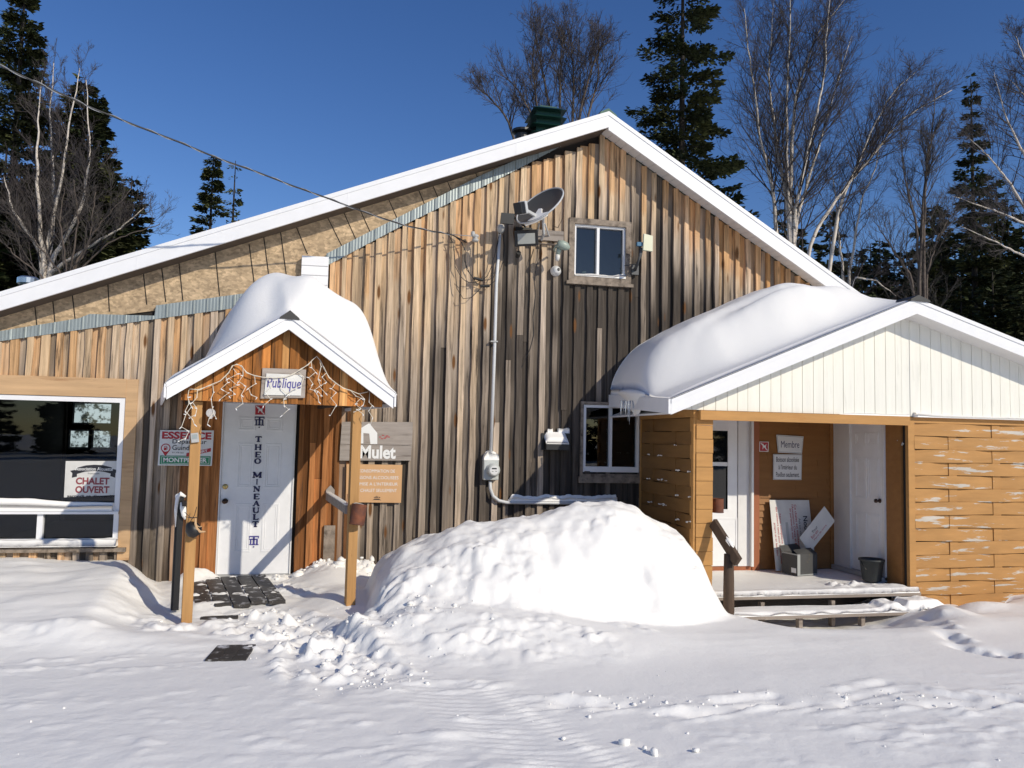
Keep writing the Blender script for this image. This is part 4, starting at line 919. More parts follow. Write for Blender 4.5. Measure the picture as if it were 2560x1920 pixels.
board(P, -.335, SIGNW, t); board(shr(P, (.95, .92)), -.3362, INK, t, .001, 'border'); board(shr(P, (.935, .89)), -.3374, SIGNW, t, .001, 'face')
text('Membre', cx, cz+.0, .27, .09, -.3386, t, NAVY, bold=.0)
t, P, cx, cz = sign_root('sign', 'white sign below the Membre sign with three lines about alcoholic drinks', [c7(1843, 882), c7(2092, 885), c7(2086, 1106), c7(1842, 1103)], -.335)
board(P, -.335, SIGNW, t); board(shr(P, (.97, .965)), -.3362, INK, t, .001, 'border'); board(shr(P, (.955, .945)), -.3374, SIGNW, t, .001, 'face')
for i, s in enumerate(('Boisson alcoolisée', 'à l\'intérieur du', 'Pavillon seulement.')):
    text(s, cx, cz+.10-.10*i, (.335, .27, .345)[i], .066, -.3386, t, INK, bold=.01)
def no_dog(t, P, y, r_=RED):
    board(P, y, INKW, t, .003, 'border'); Q = shr(P, (.88, .88)); board(Q, y-.0012, r_, t, .001, 'face')
    cx = sum(p[0] for p in P)/4; cz = sum(p[1] for p in P)/4; w_ = abs(P[1][0]-P[0][0])/2
    dog = [(-.42, .45), (-.30, .62), (-.2, .55), (-.05, .28), (.25, .25), (.42, .5), (.5, .45), (.4, .12), (.42, -.5), (.28, -.5), (.2, -.15), (-.12, -.15), (-.22, -.5), (-.36, -.5), (-.28, .05), (-.34, .28), (-.55, .3)]
    m = MB(); pts = [(cx+a*w_, y-.0024, cz+b*w_) for a, b in dog]; m.add(pts, [tuple(range(len(pts)))]); m.build('pictogram', INKW, t)
    m = MB(); m.add([(cx-.8*w_, y-.0034, cz+.68*w_), (cx-.68*w_, y-.0034, cz+.8*w_), (cx+.8*w_, y-.0034, cz-.68*w_), (cx+.68*w_, y-.0034, cz-.8*w_)], [(0, 3, 2, 1)]); m.build('slash', INKW, t)
t, P, cx, cz = sign_root('sticker', 'small red square no dogs sticker on the brown wall left of the Membre sign', [c7(1724, 774), c7(1803, 776), c7(1801, 862), c7(1722, 860)], -.325); no_dog(t, P, -.325)
t, P, cx, cz = sign_root('sticker', 'small red square no dogs sticker at the top of the white entrance door', [c4(698, 168), c4(774, 168), c4(772, 240), c4(697, 240)], -.02); no_dog(t, P, -.018)
# big placard with its writing turned a quarter clockwise
pA = xz(*c8(548, 717), -.38); pB = xz(*c8(803, 715), -.38); zbt = .04
NP = thing('placard', 'tall white placard leaning on the porch wall with Nouveau written sideways', 'placard', ((pA[0]+pB[0])/2, -.48, .04))
Mx = Matrix.Translation((pA[0]-.02, -.53, zbt)) @ Matrix.Rotation(R(-10), 4, 'X'); Wp, Hp = pB[0]-pA[0]+.01, .91
def onboard(parent, Mx, items, name='lettering'):
    for (s, x, z, w_, h_, mtl, b) in items:
        o = text(s, 0, 0, w_, h_, 0, None, mtl, name, bold=b)
        MM = Mx @ Matrix.Translation((x, -.004, z)) @ Matrix.Rotation(R(90), 4, 'Y')
        o.data.transform(MM); o.data.transform(Matrix.Translation(-Vector(LOC[parent.name]))); o.parent = parent
MB().box(0, Wp, 0, .006, 0, Hp, mat=Mx).build('board', SIGNWG, NP)
onboard(NP, Mx, [('Nouveau', Wp-.085, .52, .36, .062, INK, .015), ('Avis aux visiteurs', Wp-.17, .52, .30, .03, INK, 0), ('Ce chalet est maintenant', Wp-.215, .55, .60, .03, RED, .01), ("l'Association Chasse et Pêche", Wp-.255, .54, .62, .03, RED, .01),
                 ('en partenariat avec', Wp-.295, .60, .40, .03, RED, .01), ('Nous comptons sur chacun', .125, .40, .66, .03, RED, .01), ('des visiteurs (ses) pour le conserver', .085, .45, .74, .03, RED, .01), ('propre et en bon état', .04, .40, .42, .03, RED, .01)])
MB().box(.20, .235, -.003, -.001, .28, .62, mat=Mx).build('grey_strip', GREYP, NP)
cc = [xz(*c8(*p), -.62) for p in [(898, 752), (968, 850), (800, 1060), (735, 960)]]
SP = thing('placard', 'small white placard tilted diagonally behind the dark carton, torn lettering', 'placard', ((cc[0][0]+cc[2][0])/2, -.62, .2))
MB().prism([cc[3], cc[2], cc[1], cc[0]], -.62, -.614).build('board', SIGNWG, SP)
ang = math.atan2(cc[0][1]-cc[3][1], cc[0][0]-cc[3][0]); mid = ((cc[0][0]+cc[1][0]+cc[2][0]+cc[3][0])/4, (cc[0][1]+cc[1][1]+cc[2][1]+cc[3][1])/4)
for s, u_, v_, w_, h_, mm in (('Pour', -.02, .03, .10, .035, INK), ('Bon ami', -.07, -.01, .13, .04, RED), ('Merci de votre', .0, -.055, .26, .022, RED)):
    text(s, mid[0]+u_*math.cos(ang)-v_*math.sin(ang), mid[1]+u_*math.sin(ang)+v_*math.cos(ang), w_, h_, -.6225, SP, mm, rot=ang)
# carton
BX = thing('carton', 'dark printed cardboard carton with pale corner standing on the porch floor before the placards', 'carton', (5.9, -.75, .03))
Mb = Matrix.Translation((5.62, -.84, .03)) @ Matrix.Rotation(R(14), 4, 'Z')
m = MB(); w_, h_, dp = .34, .265, .26
m.box(0, w_, 0, .006, 0, h_, mat=Mb); m.box(0, w_, dp-.006, dp, 0, h_, mat=Mb); m.box(0, .006, .0065, dp-.0065, 0, h_, mat=Mb); m.box(w_-.006, w_, .0065, dp-.0065, 0, h_, mat=Mb); m.box(.007, w_-.007, .007, dp-.007, .004, .01, mat=Mb)
bx = m.build('box_body', CARD, BX)
m = MB(); m.box(-.003, .045, -.003, -.0005, 0, h_, mat=Mb); m.box(-.003, -.0005, 0, dp, h_-.012, h_+.002, mat=Mb); m.box(.046, w_+.002, -.003, -.0005, 0, .014, mat=Mb); m.build('pale_edge', BOXTAPE, BX)
m = MB(); m.add([Mb @ Vector(p) for p in [(0, 0, h_+.001), (w_, 0, h_+.001), (w_*.95, .09, h_+.06), (.03, .10, h_+.045)]], [(0, 1, 2, 3)]); m.add([Mb @ Vector(p) for p in [(0, dp, h_+.001), (w_, dp, h_+.001), (w_, dp+.05, h_+.09), (0, dp+.05, h_+.07)]], [(0, 1, 2, 3)]); m.build('flap', CARD, BX)
m = MB(); q = Mb @ Vector((-.002, dp*.6, .05)); m.box(-.004, -.001, .02, .10, .03, .09, mat=Mb); m.build('barcode_label', SIGNW, BX)
# pail
PL = thing('pail', 'dark rubber pail standing on the deck beside the side door', 'pail', (6.33, -1.30, .045))
m = MB(); m.lathe([(0, .0), (.10, .0), (.108, .01), (.135, .235), (.15, .24), (.15, .262), (.135, .262), (.125, .23), (.1, .02), (0, .02)], 28, Matrix.Translation((6.33, -1.30, .045))); m.build('body', PAIL, PL, smooth=True)
m = MB(); m.tube([(6.185, -1.3, .285), (6.178, -1.33, .25), (6.185, -1.36, .215), (6.20, -1.37, .19)], .006, 6); m.build('handle', BLACK, PL)
# ceiling lamp, spot, rusty can
CLp = thing('ceiling_lamp', 'round white ceiling lamp just behind the amber beam of the porch', 'lamp', (5.25, -1.2, 2.04))
lp = aY(*c7(1775, 585), -1.2); m = MB(); m.lathe([(0, -.075), (.06, -.068), (.095, -.04), (.105, -.01), (.105, .0)], 24, Matrix.Translation((lp[0], -1.2, 2.055))); m.build('globe', INKW, CLp, smooth=True)
SPT = thing('wall_spot', 'small grey spotlight on the corner post at the right of the porch opening', 'lamp', (XC-.03, YF+.15, 1.66))
q = aY(2261, 1107, YF+.08); m = MB(); m.lathe([(.02, -.06), (.03, -.04), (.038, .04), (.03, .045), (0, .03)], 14, Matrix.Translation(Vector(q)) @ Matrix.Rotation(R(25), 4, 'Y') @ Matrix.Rotation(R(150), 4, 'X')); m.build('spot_head', GREYP, SPT, smooth=True)
m = MB(); m.bar(Vector(q)+Vector((0, .03, 0)), (XC-.02, YF+.13, q[2]+.03), .015, .015); m.build('bracket', GREYP, SPT)
RC = thing('tin_can', 'rusty tin can fixed at the end post beside the glazed porch door', 'can', (4.14, -1.62, .87))
q0 = aY(*c7(1365, 1268), -1.62); q1 = aY(*c7(1365, 1388), -1.62); m = MB(); hh = q0[2]-q1[2]
m.lathe([(0, 0), (.062, 0), (.064, .005), (.062, .01), (.062, hh*.5), (.064, hh*.52), (.062, hh*.54), (.062, hh), (.065, hh+.004), (.058, hh), (.056, .02), (0, .02)], 24, Matrix.Translation((q1[0], -1.62, q1[2]))); m.build('can_body', RUST, RC)
m = MB(); m.bar((q1[0]-.13, -1.60, q1[2]+hh*.7), (q1[0]-.05, -1.62, q1[2]+hh*.7), .01, .02); m.build('bracket', RUST, RC)
# ------------------------------------------------------------------ gabled entrance porch (turned 12.7 degrees to the wall)
TH = R(12.7); L0 = np.array([-1.2908, -2.3, 0.]); lxv = np.array([math.cos(TH), math.sin(TH), 0]); lyv = np.array([-math.sin(TH), math.cos(TH), 0])
def aP(u, v, d=0.):                         # photo point on the porch's own front plane -> porch-local (x, y, z)
    n = lyv; o = L0+lyv*d; r = ray(u, v); p = CAM+r*(((o-CAM)@n)/(r@n)); q = p-L0; return (float(q@lxv), float(d), float(p[2]))
def pthing(name, label, cat, group=None): return thing(name, label, cat, tuple(L0), group, TH, True)
PO = pthing('entrance_porch', 'small gabled wooden porch with white fascia on two square posts over the entrance door', 'porch')
AXp, AZp = .745, 2.785; EX0, EX1 = -.275, 1.775; sp = (AZp-2.085)/(AXp-EX0)
def pt(x): return AZp-abs(x-AXp)*sp
m = MB()
for s in (-1, 1):
    e = EX0 if s < 0 else EX1; poly = [(e, pt(e)-.09), (AXp, AZp-.10), (AXp, AZp), (e, pt(e))]
    m.prism(poly if s < 0 else [poly[1], poly[0], poly[3], poly[2]], -.145, 2.28 if s > 0 else 2.34)
prf = m.build('roof', BLACK, PO)
m = MB()
for s in (-1, 1):
    e = EX0+.0 if s < 0 else EX1-.0; b = EX0+.012 if s < 0 else EX1-.012
    poly = [(b, pt(b)-.145), (AXp, AZp-.145), (AXp, AZp-.005), (b, pt(b)-.005)]
    m.prism(poly if s < 0 else [poly[1], poly[0], poly[3], poly[2]], -.175, -.147)
    poly = [(e, pt(e)-.035), (AXp, AZp-.035), (AXp, AZp+.006), (e, pt(e)+.006)]
    m.prism(poly if s < 0 else [poly[1], poly[0], poly[3], poly[2]], -.19, -.1755)
m.box(EX0-.01, EX0+.008, -.19, 2.2, pt(EX0)-.12, pt(EX0)-.0); m.box(EX1-.008, EX1+.01, -.19, 2.2, pt(EX1)-.12, pt(EX1)-.0)
m.build('fascia', WHITE, prf)
m = MB(); m.prism([(AXp-.09, pt(AXp-.09)+.008), (AXp+.09, pt(AXp+.09)+.008), (AXp+.085, pt(AXp+.085)+.022), (AXp, AZp+.03), (AXp-.085, pt(AXp-.085)+.022)], -.2, 2.2); m.build('ridge_cap', BLACK, prf)
# gable boards between the posts
g = MB(); g.use_c = True; x = -.12; zbt = 1.955; i = 0
rg = random.Random(9)
while x < 1.62:
    w_ = rg.uniform(.065, .10); a, b = x, x+w_; mid = (a+b)/2; k = rg.uniform(.6, 1.5); c = np.array([.40, .16, .045])*k if rg.random() < .75 else np.array([.46, .24, .09])*k
    za, zc_ = pt(a)-.10, pt(b)-.10; pr_ = -.03 if i % 2 else -.012
    if a < AXp < b: poly = [(a, zbt), (b, zbt), (b, zc_), (AXp, AZp-.10), (a, za)]
    else: poly = [(a, zbt), (b, zbt), (b, zc_), (a, za)]
    poly = [(max(p[0], EX0+.1), p[1]) for p in poly]
    if min(za, zc_) > zbt: g.prism(poly, pr_-.005*rg.random(), .006, tuple(np.clip(c, .02, .7)))
    x = b+.004; i += 1
g.box(-.14, 1.64, .008, .05, 1.955, 2.04, (.3, .12, .04))
g.prism([(-.12, 2.041), (1.62, 2.041), (AXp+.05, AZp-.12), (AXp-.05, AZp-.12)], .008, .04, (.12, .05, .02))
g.build('gable_boards', WOOD, PO)
pL = aP(478, 1300); pR = aP(887, 1300)
for (px_, z0_, nm) in ((.0, -.05, 'a'), (1.468, -.05, 'b')):
    m = MB(); m.box(px_-.045, px_+.045, .052, .142, z0_, 1.95+(.0 if px_ > 1 else .0)); m.build('post', POST, PO, bevel=.004)
for px_ in (.0, 1.468):
    m = MB(); m.bar((px_, .097, 2.04), (px_-.0, 2.2, 2.04), .05, .12); m.build('side_beam', RAILW, PO)
m = MB(); m.box(-.05, 1.52, .10, .14, 1.90, 1.953)
# snow on porch roof
ptp = [(-.28, 0), (-.05, .02), (.10, .05), (.2, .18), (.32, .42), (.44, .58), (.58, .66), (.75, .70), (.9, .70), (1.1, .67), (1.3, .67), (1.5, .74), (1.62, .66), (1.70, .42), (1.76, .14), (1.79, .05)]
def psn(X, Y):
    prof = interp(X, ptp); prof = np.convolve(np.pad(prof[0], 5, mode='edge'), np.array([1, 2, 3, 4, 5, 6, 5, 4, 3, 2, 1])/36, 'valid')[None, :].repeat(len(Y), 0)
    w_ = .05*fbm(X*1.5, Y*1.5, 2)
    fl = sst(-.05+w_, .85+w_, Y); frt = sst(-.19, .42+w_, Y)**.75
    r_ = sst(AXp-.15, AXp+.35, X); F_ = fl*(1-r_)+frt*r_
    thin = (.035+.02*fbm(X*3, Y*2, 2))*sst(-.19, -.13, Y)*sst(-.30, -.2, X)
    return np.maximum(prof*F_, 0)+thin*(1-np.exp(-((X-AXp)/.12)**2)*sst(.1, -.1, Y)*.9)
xs = np.linspace(EX0-.005, EX1+.02, 110); ys = np.linspace(-.185, 2.15, 80)
CT_, ST_ = math.cos(TH), math.sin(TH); FM = [[CT_, -ST_, 0, L0[0]], [ST_, CT_, 0, L0[1]], [0, 0, 1, 0], [0, 0, 0, 1]]
psm = lambda X: sp*(np.sqrt((X-AXp)**2+.06)-np.sqrt((X-AXp)**2+.0004))
def pbase(X, Y):                            # smooth the sharp ridge under deep snow
    return AZp-np.sqrt((X-AXp)**2+.0004)*sp+.012
o = snow_cover('roof_snow', xs, ys, pbase, lambda X, Y: psn(X, Y)-psm(X)*sst(.0, .8, Y), 'tall rounded cap of snow piled on the gabled porch roof', 'snow', frame=FM)
# handrails between the posts and the wall
hr = thing('handrail', 'snow-dusted side handrail from the right porch post back to the wall', 'handrail', (0.05, -1, .9))
a = aY(*c4(1195, 790), -.06); b = L0+lxv*1.43+lyv*.16; b = np.array([b[0], b[1], aP(*c4(1330, 885), .1)[2]])
m = MB(); m.bar(a, b, .05, .085); m.build('rail', GREYW, hr); m = MB(); m.bar(np.array(a)+[0, 0, .048], np.array(b)+[0, 0, .048], .05, .012); m.build('snow_strip', SNOWR, hr)
a2 = aY(*c4(1213, 740), -.04); m = MB(); m.prism([(a2[0]-.05, a2[2]-.13), (a2[0]+.05, a2[2]-.13), (a2[0]+.05, a2[2]-.01), (a2[0], a2[2]+.05), (a2[0]-.05, a2[2]-.01)], -.085, -.055); m.build('wall_bracket', GREYW, hr)
m = MB(); q = aY(*c4(1200, 990), -.1); m.box(q[0]-.05, q[0]+.08, -.10, -.062, .0, q[2]); m.build('stub_post', FRAMEW, hr)
hl = thing('side_panel', 'black snow-crusted side panel with handrail behind the left porch post', 'side panel', (-1.6, -1, .9))
m = MB(); pA_ = L0+lxv*(-.12)+lyv*.55; pB_ = L0+lxv*(-.20)+lyv*1.55; z1_ = aP(*c4(205, 790), .9)[2]
qa = [aP(u, v, .5) for u, v in ((441, 1242), (461, 1236), (466, 1400))]; toW = lambda x, y, z: tuple(L0*[1, 1, 0]+lxv*x+lyv*y+np.array([0, 0, z])); x0_, x1_, zt_ = qa[0][0], qa[1][0], qa[0][2]
m.add([toW(x, y, z) for z in (0, zt_) for y in (.50, .54) for x in (x0_, x1_)], [(0, 2, 3, 1), (4, 5, 7, 6), (0, 1, 5, 4), (2, 6, 7, 3), (0, 4, 6, 2), (1, 3, 7, 5)]); m.add([toW(x, y, z) for z in (0, zt_-.03) for y in (.54, .62) for x in (x0_, x0_+.03)], [(0, 2, 3, 1), (4, 5, 7, 6), (0, 1, 5, 4), (2, 6, 7, 3), (0, 4, 6, 2), (1, 3, 7, 5)]); m.build('panel', BLACK, hl)
m = MB(); m.tube([toW(x0_+.005, .49, zt_-.28), toW(x0_-.0, .485, zt_-.12), toW(x0_+.01, .49, zt_-.0), toW((x0_+x1_)/2, .49, zt_+.03), toW(x1_+.01, .495, zt_+.0)], [.004, .014, .018, .022, .012], 8)
m.tube([toW(x0_+.045, .47, zt_-.05), toW(x0_+.06, .46, zt_-.10), toW(x0_+.075, .465, zt_-.17), toW(x0_+.085, .47, zt_-.21)], [.012, .028, .026, .008], 8); m.tube([toW(x0_+.015, .55, zt_-.02), toW(x0_+.015, .58, zt_+.0), toW(x0_+.015, .62, zt_-.01)], [.02, .026, .02], 8); m.build('snow_crust', SNOWR, hl, smooth=True)
MB().bar(toW(x1_-.01, .5, zt_-.06), toW(-.02, .15, zt_-.04), .03, .05).build('rail', RAILW, hl)
# ------------------------------------------------------------------ porch sign, string lights, small things on the posts
t = pthing('sign', 'small white porch sign reading Publique in blue letters under the gable peak', 'sign')
A = aP(*c2(930, 955), -.06); B = aP(*c2(1222, 968), -.06); C_ = aP(*c2(1210, 1135), -.06); D_ = aP(*c2(912, 1130), -.06)
m = MB(); m.prism([(D_[0]-.03, D_[2]-.035), (C_[0]+.04, C_[2]-.02), (B[0]+.035, B[2]+.055), (A[0]-.035, A[2]+.05)], -.052, -.036); m.build('frame', GREYW, t)
m = MB(); m.prism([(D_[0], D_[2]), (C_[0], C_[2]), (B[0], B[2]), (A[0], A[2])], -.064, -.053); m.build('board', SIGNWG, t)
text('Publique', (A[0]+B[0])/2, (A[2]+D_[2])/2+.004, .31, .125, -.066, t, VIOLET, bold=.012, shear=.15)
SL = pthing('string_lights', 'white icicle string lights drooping along the porch gable between the two posts', 'string lights')
m = MB(); pts = [aP(*c2(*p), -.075) for p in [(300, 1085), (380, 1085), (470, 1055), (555, 1015), (620, 950), (655, 895), (690, 878), (725, 898), (770, 945), (830, 975), (900, 985), (990, 992), (1080, 990), (1150, 955), (1210, 925), (1270, 880), (1310, 840), (1340, 815), (1368, 850), (1400, 920), (1440, 985), (1490, 1035), (1550, 1070), (1610, 1095), (1680, 1120), (1720, 1112), (1760, 1105)]]
m.tube(pts, .004, 6); m.tube([(p[0]+.004*math.sin(i*2.1), p[1]-.006, p[2]+.007*math.cos(i*2.7)) for i, p in enumerate(pts)], .0036, 5); m.build('cord', WLIGHT, SL, smooth=True)
drops = [[(300, 1090), (290, 1150), (320, 1225), (275, 1290), (240, 1390), (300, 1425), (275, 1480), (210, 1510)], [(292, 1150), (300, 1200), (270, 1260), (330, 1330), (345, 1370)], [(370, 1085), (365, 1150), (330, 1190), (365, 1240), (355, 1290), (300, 1320)],
         [(495, 1050), (500, 1110), (480, 1160), (490, 1230), (500, 1275), (465, 1320), (450, 1370)], [(500, 1280), (525, 1325)], [(600, 980), (615, 1030), (560, 1080), (620, 1115), (555, 1165)], [(660, 915), (695, 960), (625, 995), (690, 1050), (630, 1080), (680, 1125), (625, 1140)],
         [(740, 915), (740, 975), (705, 1020), (765, 1060), (725, 1130), (740, 1200), (680, 1240)], [(835, 980), (840, 1040), (785, 1075), (805, 1130), (855, 1150)], [(940, 990), (975, 1060), (920, 1110), (965, 1165), (905, 1220)],
         [(1050, 992), (1050, 1080), (1110, 1130), (1070, 1165), (1075, 1215), (1110, 1248), (1060, 1295)], [(1190, 945), (1235, 985), (1215, 1050), (1160, 1080), (1100, 1120)], [(1295, 860), (1300, 910), (1330, 945), (1275, 990), (1310, 1040), (1285, 1085), (1350, 1100), (1385, 1140)],
         [(1365, 860), (1375, 900), (1350, 1000), (1370, 1055), (1320, 1090), (1350, 1140), (1355, 1185)], [(1420, 950), (1380, 985), (1420, 1025), (1360, 1060), (1410, 1115)], [(1490, 1040), (1460, 1080), (1500, 1110), (1455, 1155), (1500, 1210), (1450, 1298)],
         [(1620, 1100), (1660, 1140), (1700, 1155), (1650, 1205), (1700, 1240), (1640, 1270)], [(1690, 1125), (1730, 1165), (1720, 1210), (1670, 1250), (1715, 1285)], [(1770, 1110), (1765, 1190), (1790, 1215), (1760, 1260), (1795, 1315), (1775, 1370)]]
bl = MB()
for dp in drops:
    P_ = [aP(*c2(*p), -.08-.012*random.random()) for p in dp]; m = MB(); m.tube(P_, .0034, 6)
    m.build('light_strand', WLIGHT, SL, smooth=True)
    for k, p in enumerate(P_[1:]):
        q = Vector(p); e = q+Vector((random.uniform(-.03, .03), 0, -.02 if k % 2 else .005)); bl.tube([q, q.lerp(e, .6), e], [.005, .0045, .002], 5)
bl.build('bulbs', INKW, SL)
t = pthing('reflector_disc', 'round cloudy plastic disc hanging from the string lights between the left post and the door', 'disc')
p = aP(*c2(478, 1277), -.07); m = MB(); m.lathe([(0, 0), (.036, 0), (.04, .003), (.036, .006), (0, .004)], 24, Matrix.Translation(p) @ Matrix.Rotation(R(90), 4, 'X')); m.build('disc', CLEAR, t)
t = pthing('thermometer_box', 'small tilted grey box nailed on the left porch post', 'box')
p = aP(*c2(348, 1478), .03); m = MB(); m.box(-.033, .033, -.012, .012, -.043, .043, mat=Matrix.Translation((p[0], .035, p[2])) @ Matrix.Rotation(R(-8), 4, 'Y')); m.build('box_body', GREYP, t, bevel=.003)
m = MB(); m.box(-.022, .022, -.014, -.0125, -.01, .03, mat=Matrix.Translation((p[0], .035, p[2])) @ Matrix.Rotation(R(-8), 4, 'Y')); m.build('display', GALV, t)
# rusty can on right post
t = pthing('tin_can', 'rusty brown tin can wired on the right porch post', 'can')
p = aP(*c4(1390, 985), -.02); q = aP(*c4(1375, 855), -.02); h = q[2]-p[2]+.01
Mx = Matrix.Translation((p[0], -.02, p[2])) @ Matrix.Rotation(R(9), 4, 'Y') @ Matrix.Rotation(R(-6), 4, 'X')
m = MB(); m.lathe([(0, 0), (.072, 0), (.074, .006), (.072, .012), (.073, h*.3), (.0745, h*.32), (.073, h*.34), (.073, h), (.076, h+.004), (.068, h), (.066, .02), (0, .02)], 28, Mx); m.build('can_body', RUST, t)
m = MB(); m.tube([Mx @ Vector((-.072, 0, h)), Mx @ Vector((-.03, .02, h+.015)), Mx @ Vector((.05, .05, h+.01))], .004, 6); m.build('wire', GREYP, t)
m = MB(); m.tube([(p[0]-.09, .03, p[2]+h), (p[0]-.088, .03, p[2]+h+.10)], .004, 6); m.build('nail', RUST, t)
# black pot with driftwood on the left post
t = pthing('hanging_pot', 'black rubber pot wired to the left porch post with a pale piece of driftwood', 'pot')
p = aP(*c3(1675, 1270), -.02)
m = MB(); m.lathe([(0, -.07), (.045, -.065), (.068, -.03), (.062, .02), (.035, .06), (.02, .072), (0, .07)], 20, Matrix.Translation((p[0]-.005, -.01, p[2]-.02)) @ Matrix.Rotation(R(-35), 4, 'Y')); m.build('pot', BLACK, t, smooth=True)
m = MB(); A_ = lambda x, y, d=-.06: aP(*c3(x, y), d)
m.tube([A_(1690, 1195), A_(1688, 1240), A_(1700, 1285), A_(1730, 1312), A_(1775, 1310)], [.006, .011, .014, .012, .006], 8); m.tube([A_(1700, 1260), A_(1725, 1270), A_(1745, 1262)], [.007, .005, .003], 6); m.build('driftwood', TRIMT, t, smooth=True)
m = MB(); m.tube([A_(1595, 1140), A_(1640, 1185), A_(1700, 1190)], .003, 5); m.tube([A_(1700, 1095), A_(1680, 1170), A_(1640, 1230)], .003, 5); m.tube([A_(1600, 1180), A_(1660, 1195), A_(1705, 1185)], .003, 5); m.build('wire', CABLE, t)
# ------------------------------------------------------------------ signs on the chalet wall
YS = -.088
t, P, cx, cz = sign_root('sign', 'white fuel station sign with red, black and green lettering left of the entrance door', [c3(1385, 433), c3(1848, 436), c3(1830, 742), c3(1362, 738)], YS)
board(P, YS, SIGNW, t, .005)
def at3(x, y): return xz(*c3(x, y), YS-.003)
def tx3(s, x0, x1, yc, h, mtl, bold=0, shear=0, rot=0, yy=YS-.002, par=None, cf=c3):
    a = xz(*cf(x0, yc), yy); b = xz(*cf(x1, yc), yy); hh = h*.2893/214*1.02
    return text(s, (a[0]+b[0])/2, (a[1]+b[1])/2, b[0]-a[0], hh, yy, par or t, mtl, bold=bold, shear=shear, rot=rot)
tx3('ESSENCE', 1400, 1827, 480, 62, RED, .04); tx3('Dépanneur', 1490, 1785, 538, 48, INK, .01); tx3('Guindon', 1488, 1700, 585, 42, INK, .01); tx3('819 428-2023', 1488, 1590, 627, 12, INK)
a, b = at3(1383, 652), at3(1817, 733); MB().box(a[0], b[0], YS-.0025, YS-.001, b[1], a[1]).build('green_panel', SGREEN, t)
a2, b2 = at3(1395, 660), at3(1806, 726); fr = MB(); frame_ring(fr, a2[0], b2[0], b2[1], a2[1], .004, YS-.0035, YS-.0027); fr.build('panel_outline', INKW, t)
tx3('MONTPELLIER', 1410, 1788, 692, 38, INKW, .03, yy=YS-.004)
q = at3(1432, 588); m = MB(); pts = [(q[0]+.052*math.cos(a_), YS-.0022, q[1]+.052*math.sin(a_)) for a_ in np.linspace(R(-35), R(215), 24)]+[(q[0], YS-.0022, q[1]-.095)]; m.add(pts, [tuple(range(len(pts)))]); m.build('pin_emblem', RED, t)
m = MB(); m.add([(q[0]+.041*math.cos(a_), YS-.003, q[1]+.041*math.sin(a_)) for a_ in np.linspace(0, 2*math.pi, 24)[:-1]], [tuple(range(23))]); m.build('pin_centre', SIGNW, t)
m = MB(); m.box(q[0]-.02, q[0]+.01, YS-.0045, YS-.0035, q[1]-.026, q[1]+.024); m.box(q[0]+.014, q[0]+.019, YS-.0045, YS-.0035, q[1]-.02, q[1]+.015); m.build('pump_emblem', RED, t)
m = MB(); m.box(q[0]-.015, q[0]+.005, YS-.0055, YS-.0047, q[1]+.006, q[1]+.018); m.build('pump_window', SIGNW, t)
a, b = at3(1610, 650), at3(1822, 605); m = MB(); m.add([(a[0], YS-.003, a[1]-.018), (b[0], YS-.003, b[1]-.018), (b[0], YS-.003, b[1]+.024), (a[0], YS-.003, a[1]+.024)], [(0, 1, 2, 3)]); m.build('red_banner', RED, t)
text('OUVERT', (a[0]+b[0])/2, (a[1]+b[1])/2+.003, .20, .027, YS-.0042, t, INKW, bold=.03, rot=math.atan2(b[1]-a[1], b[0]-a[0]))
# weathered wood sign
t, P, cx, cz = sign_root('sign', 'weathered grey plank sign with a white house symbol and the word Mulet', [c6(190, 603), c6(803, 605), c6(785, 938), c6(168, 938)], YS-.01)
zm = xz(*c6(480, 802), YS-.01)[1]
board([P[0], P[1], (P[2][0]+.008, zm+.003), (P[3][0]+.004, zm+.003)], YS-.012, GREYW, t, .02, 'plank'); board([(P[3][0]+.002, zm-.002), (P[2][0]+.006, zm-.002), P[2], P[3]], YS-.01, GREYW, t, .02, 'plank')
tx3('Mulet', 345, 655, 865, 118, INKW, .035, yy=YS-.0135, cf=c6)
f6 = lambda x, y: (xz(*c6(x, y), YS-.014)[0], YS-.014, xz(*c6(x, y), YS-.014)[1])
m = MB(); m.add([f6(*p) for p in [(300, 690), (425, 615), (495, 700), (495, 795), (435, 795), (425, 705), (375, 700), (375, 790), (320, 790)]], [tuple(range(9))]); m.build('house_symbol', INKW, t)
m = MB()
for (x, y) in [(520, 735), (545, 720), (560, 745), (580, 725), (595, 735), (270, 705), (290, 700), (535, 750), (570, 735)]:
    p_ = f6(x, y); m.box(p_[0]-.014, p_[0]+.014, YS-.0142, YS-.013, p_[2]-.004, p_[2]+.005)
m.build('red_marks', RED, t)
# orange sign
YO = YS-.006
t, P, cx, cz = sign_root('sign', 'orange sign with four white lines of text and a small emblem under the plank sign', [c6(230, 968), c6(712, 976), c6(700, 1303), c6(222, 1298)], YO)
board(P, YO, SIGNO, t, .006)
for s, x0, x1, y in (('CONSOMMATION DE', 330, 648, 1028), ('BOISSONS ALCOOLISEES', 280, 678, 1085), ('PERMISE A L\'INTERIEUR', 280, 672, 1140), ('DU CHALET SEULEMENT', 290, 664, 1196)): tx3(s, x0, x1, y, 28, INKW, .0, yy=YO-.002, cf=c6)
m = MB(); fo = lambda x, y: (xz(*c6(x, y), YO-.002)[0], YO-.002, xz(*c6(x, y), YO-.002)[1])
m.add([fo(452, 1282), fo(470, 1268), fo(510, 1268), fo(530, 1284), fo(515, 1278), fo(468, 1277)], [tuple(range(6))])
for x in (468, 478, 488, 498, 510, 516): m.add([fo(x-3, 1262), fo(x+4, 1262), fo(x+3, 1240+abs(x-490)*.5), fo(x-1, 1243+abs(x-490)*.5)], [(0, 1, 2, 3)])
m.build('emblem', INK, t)
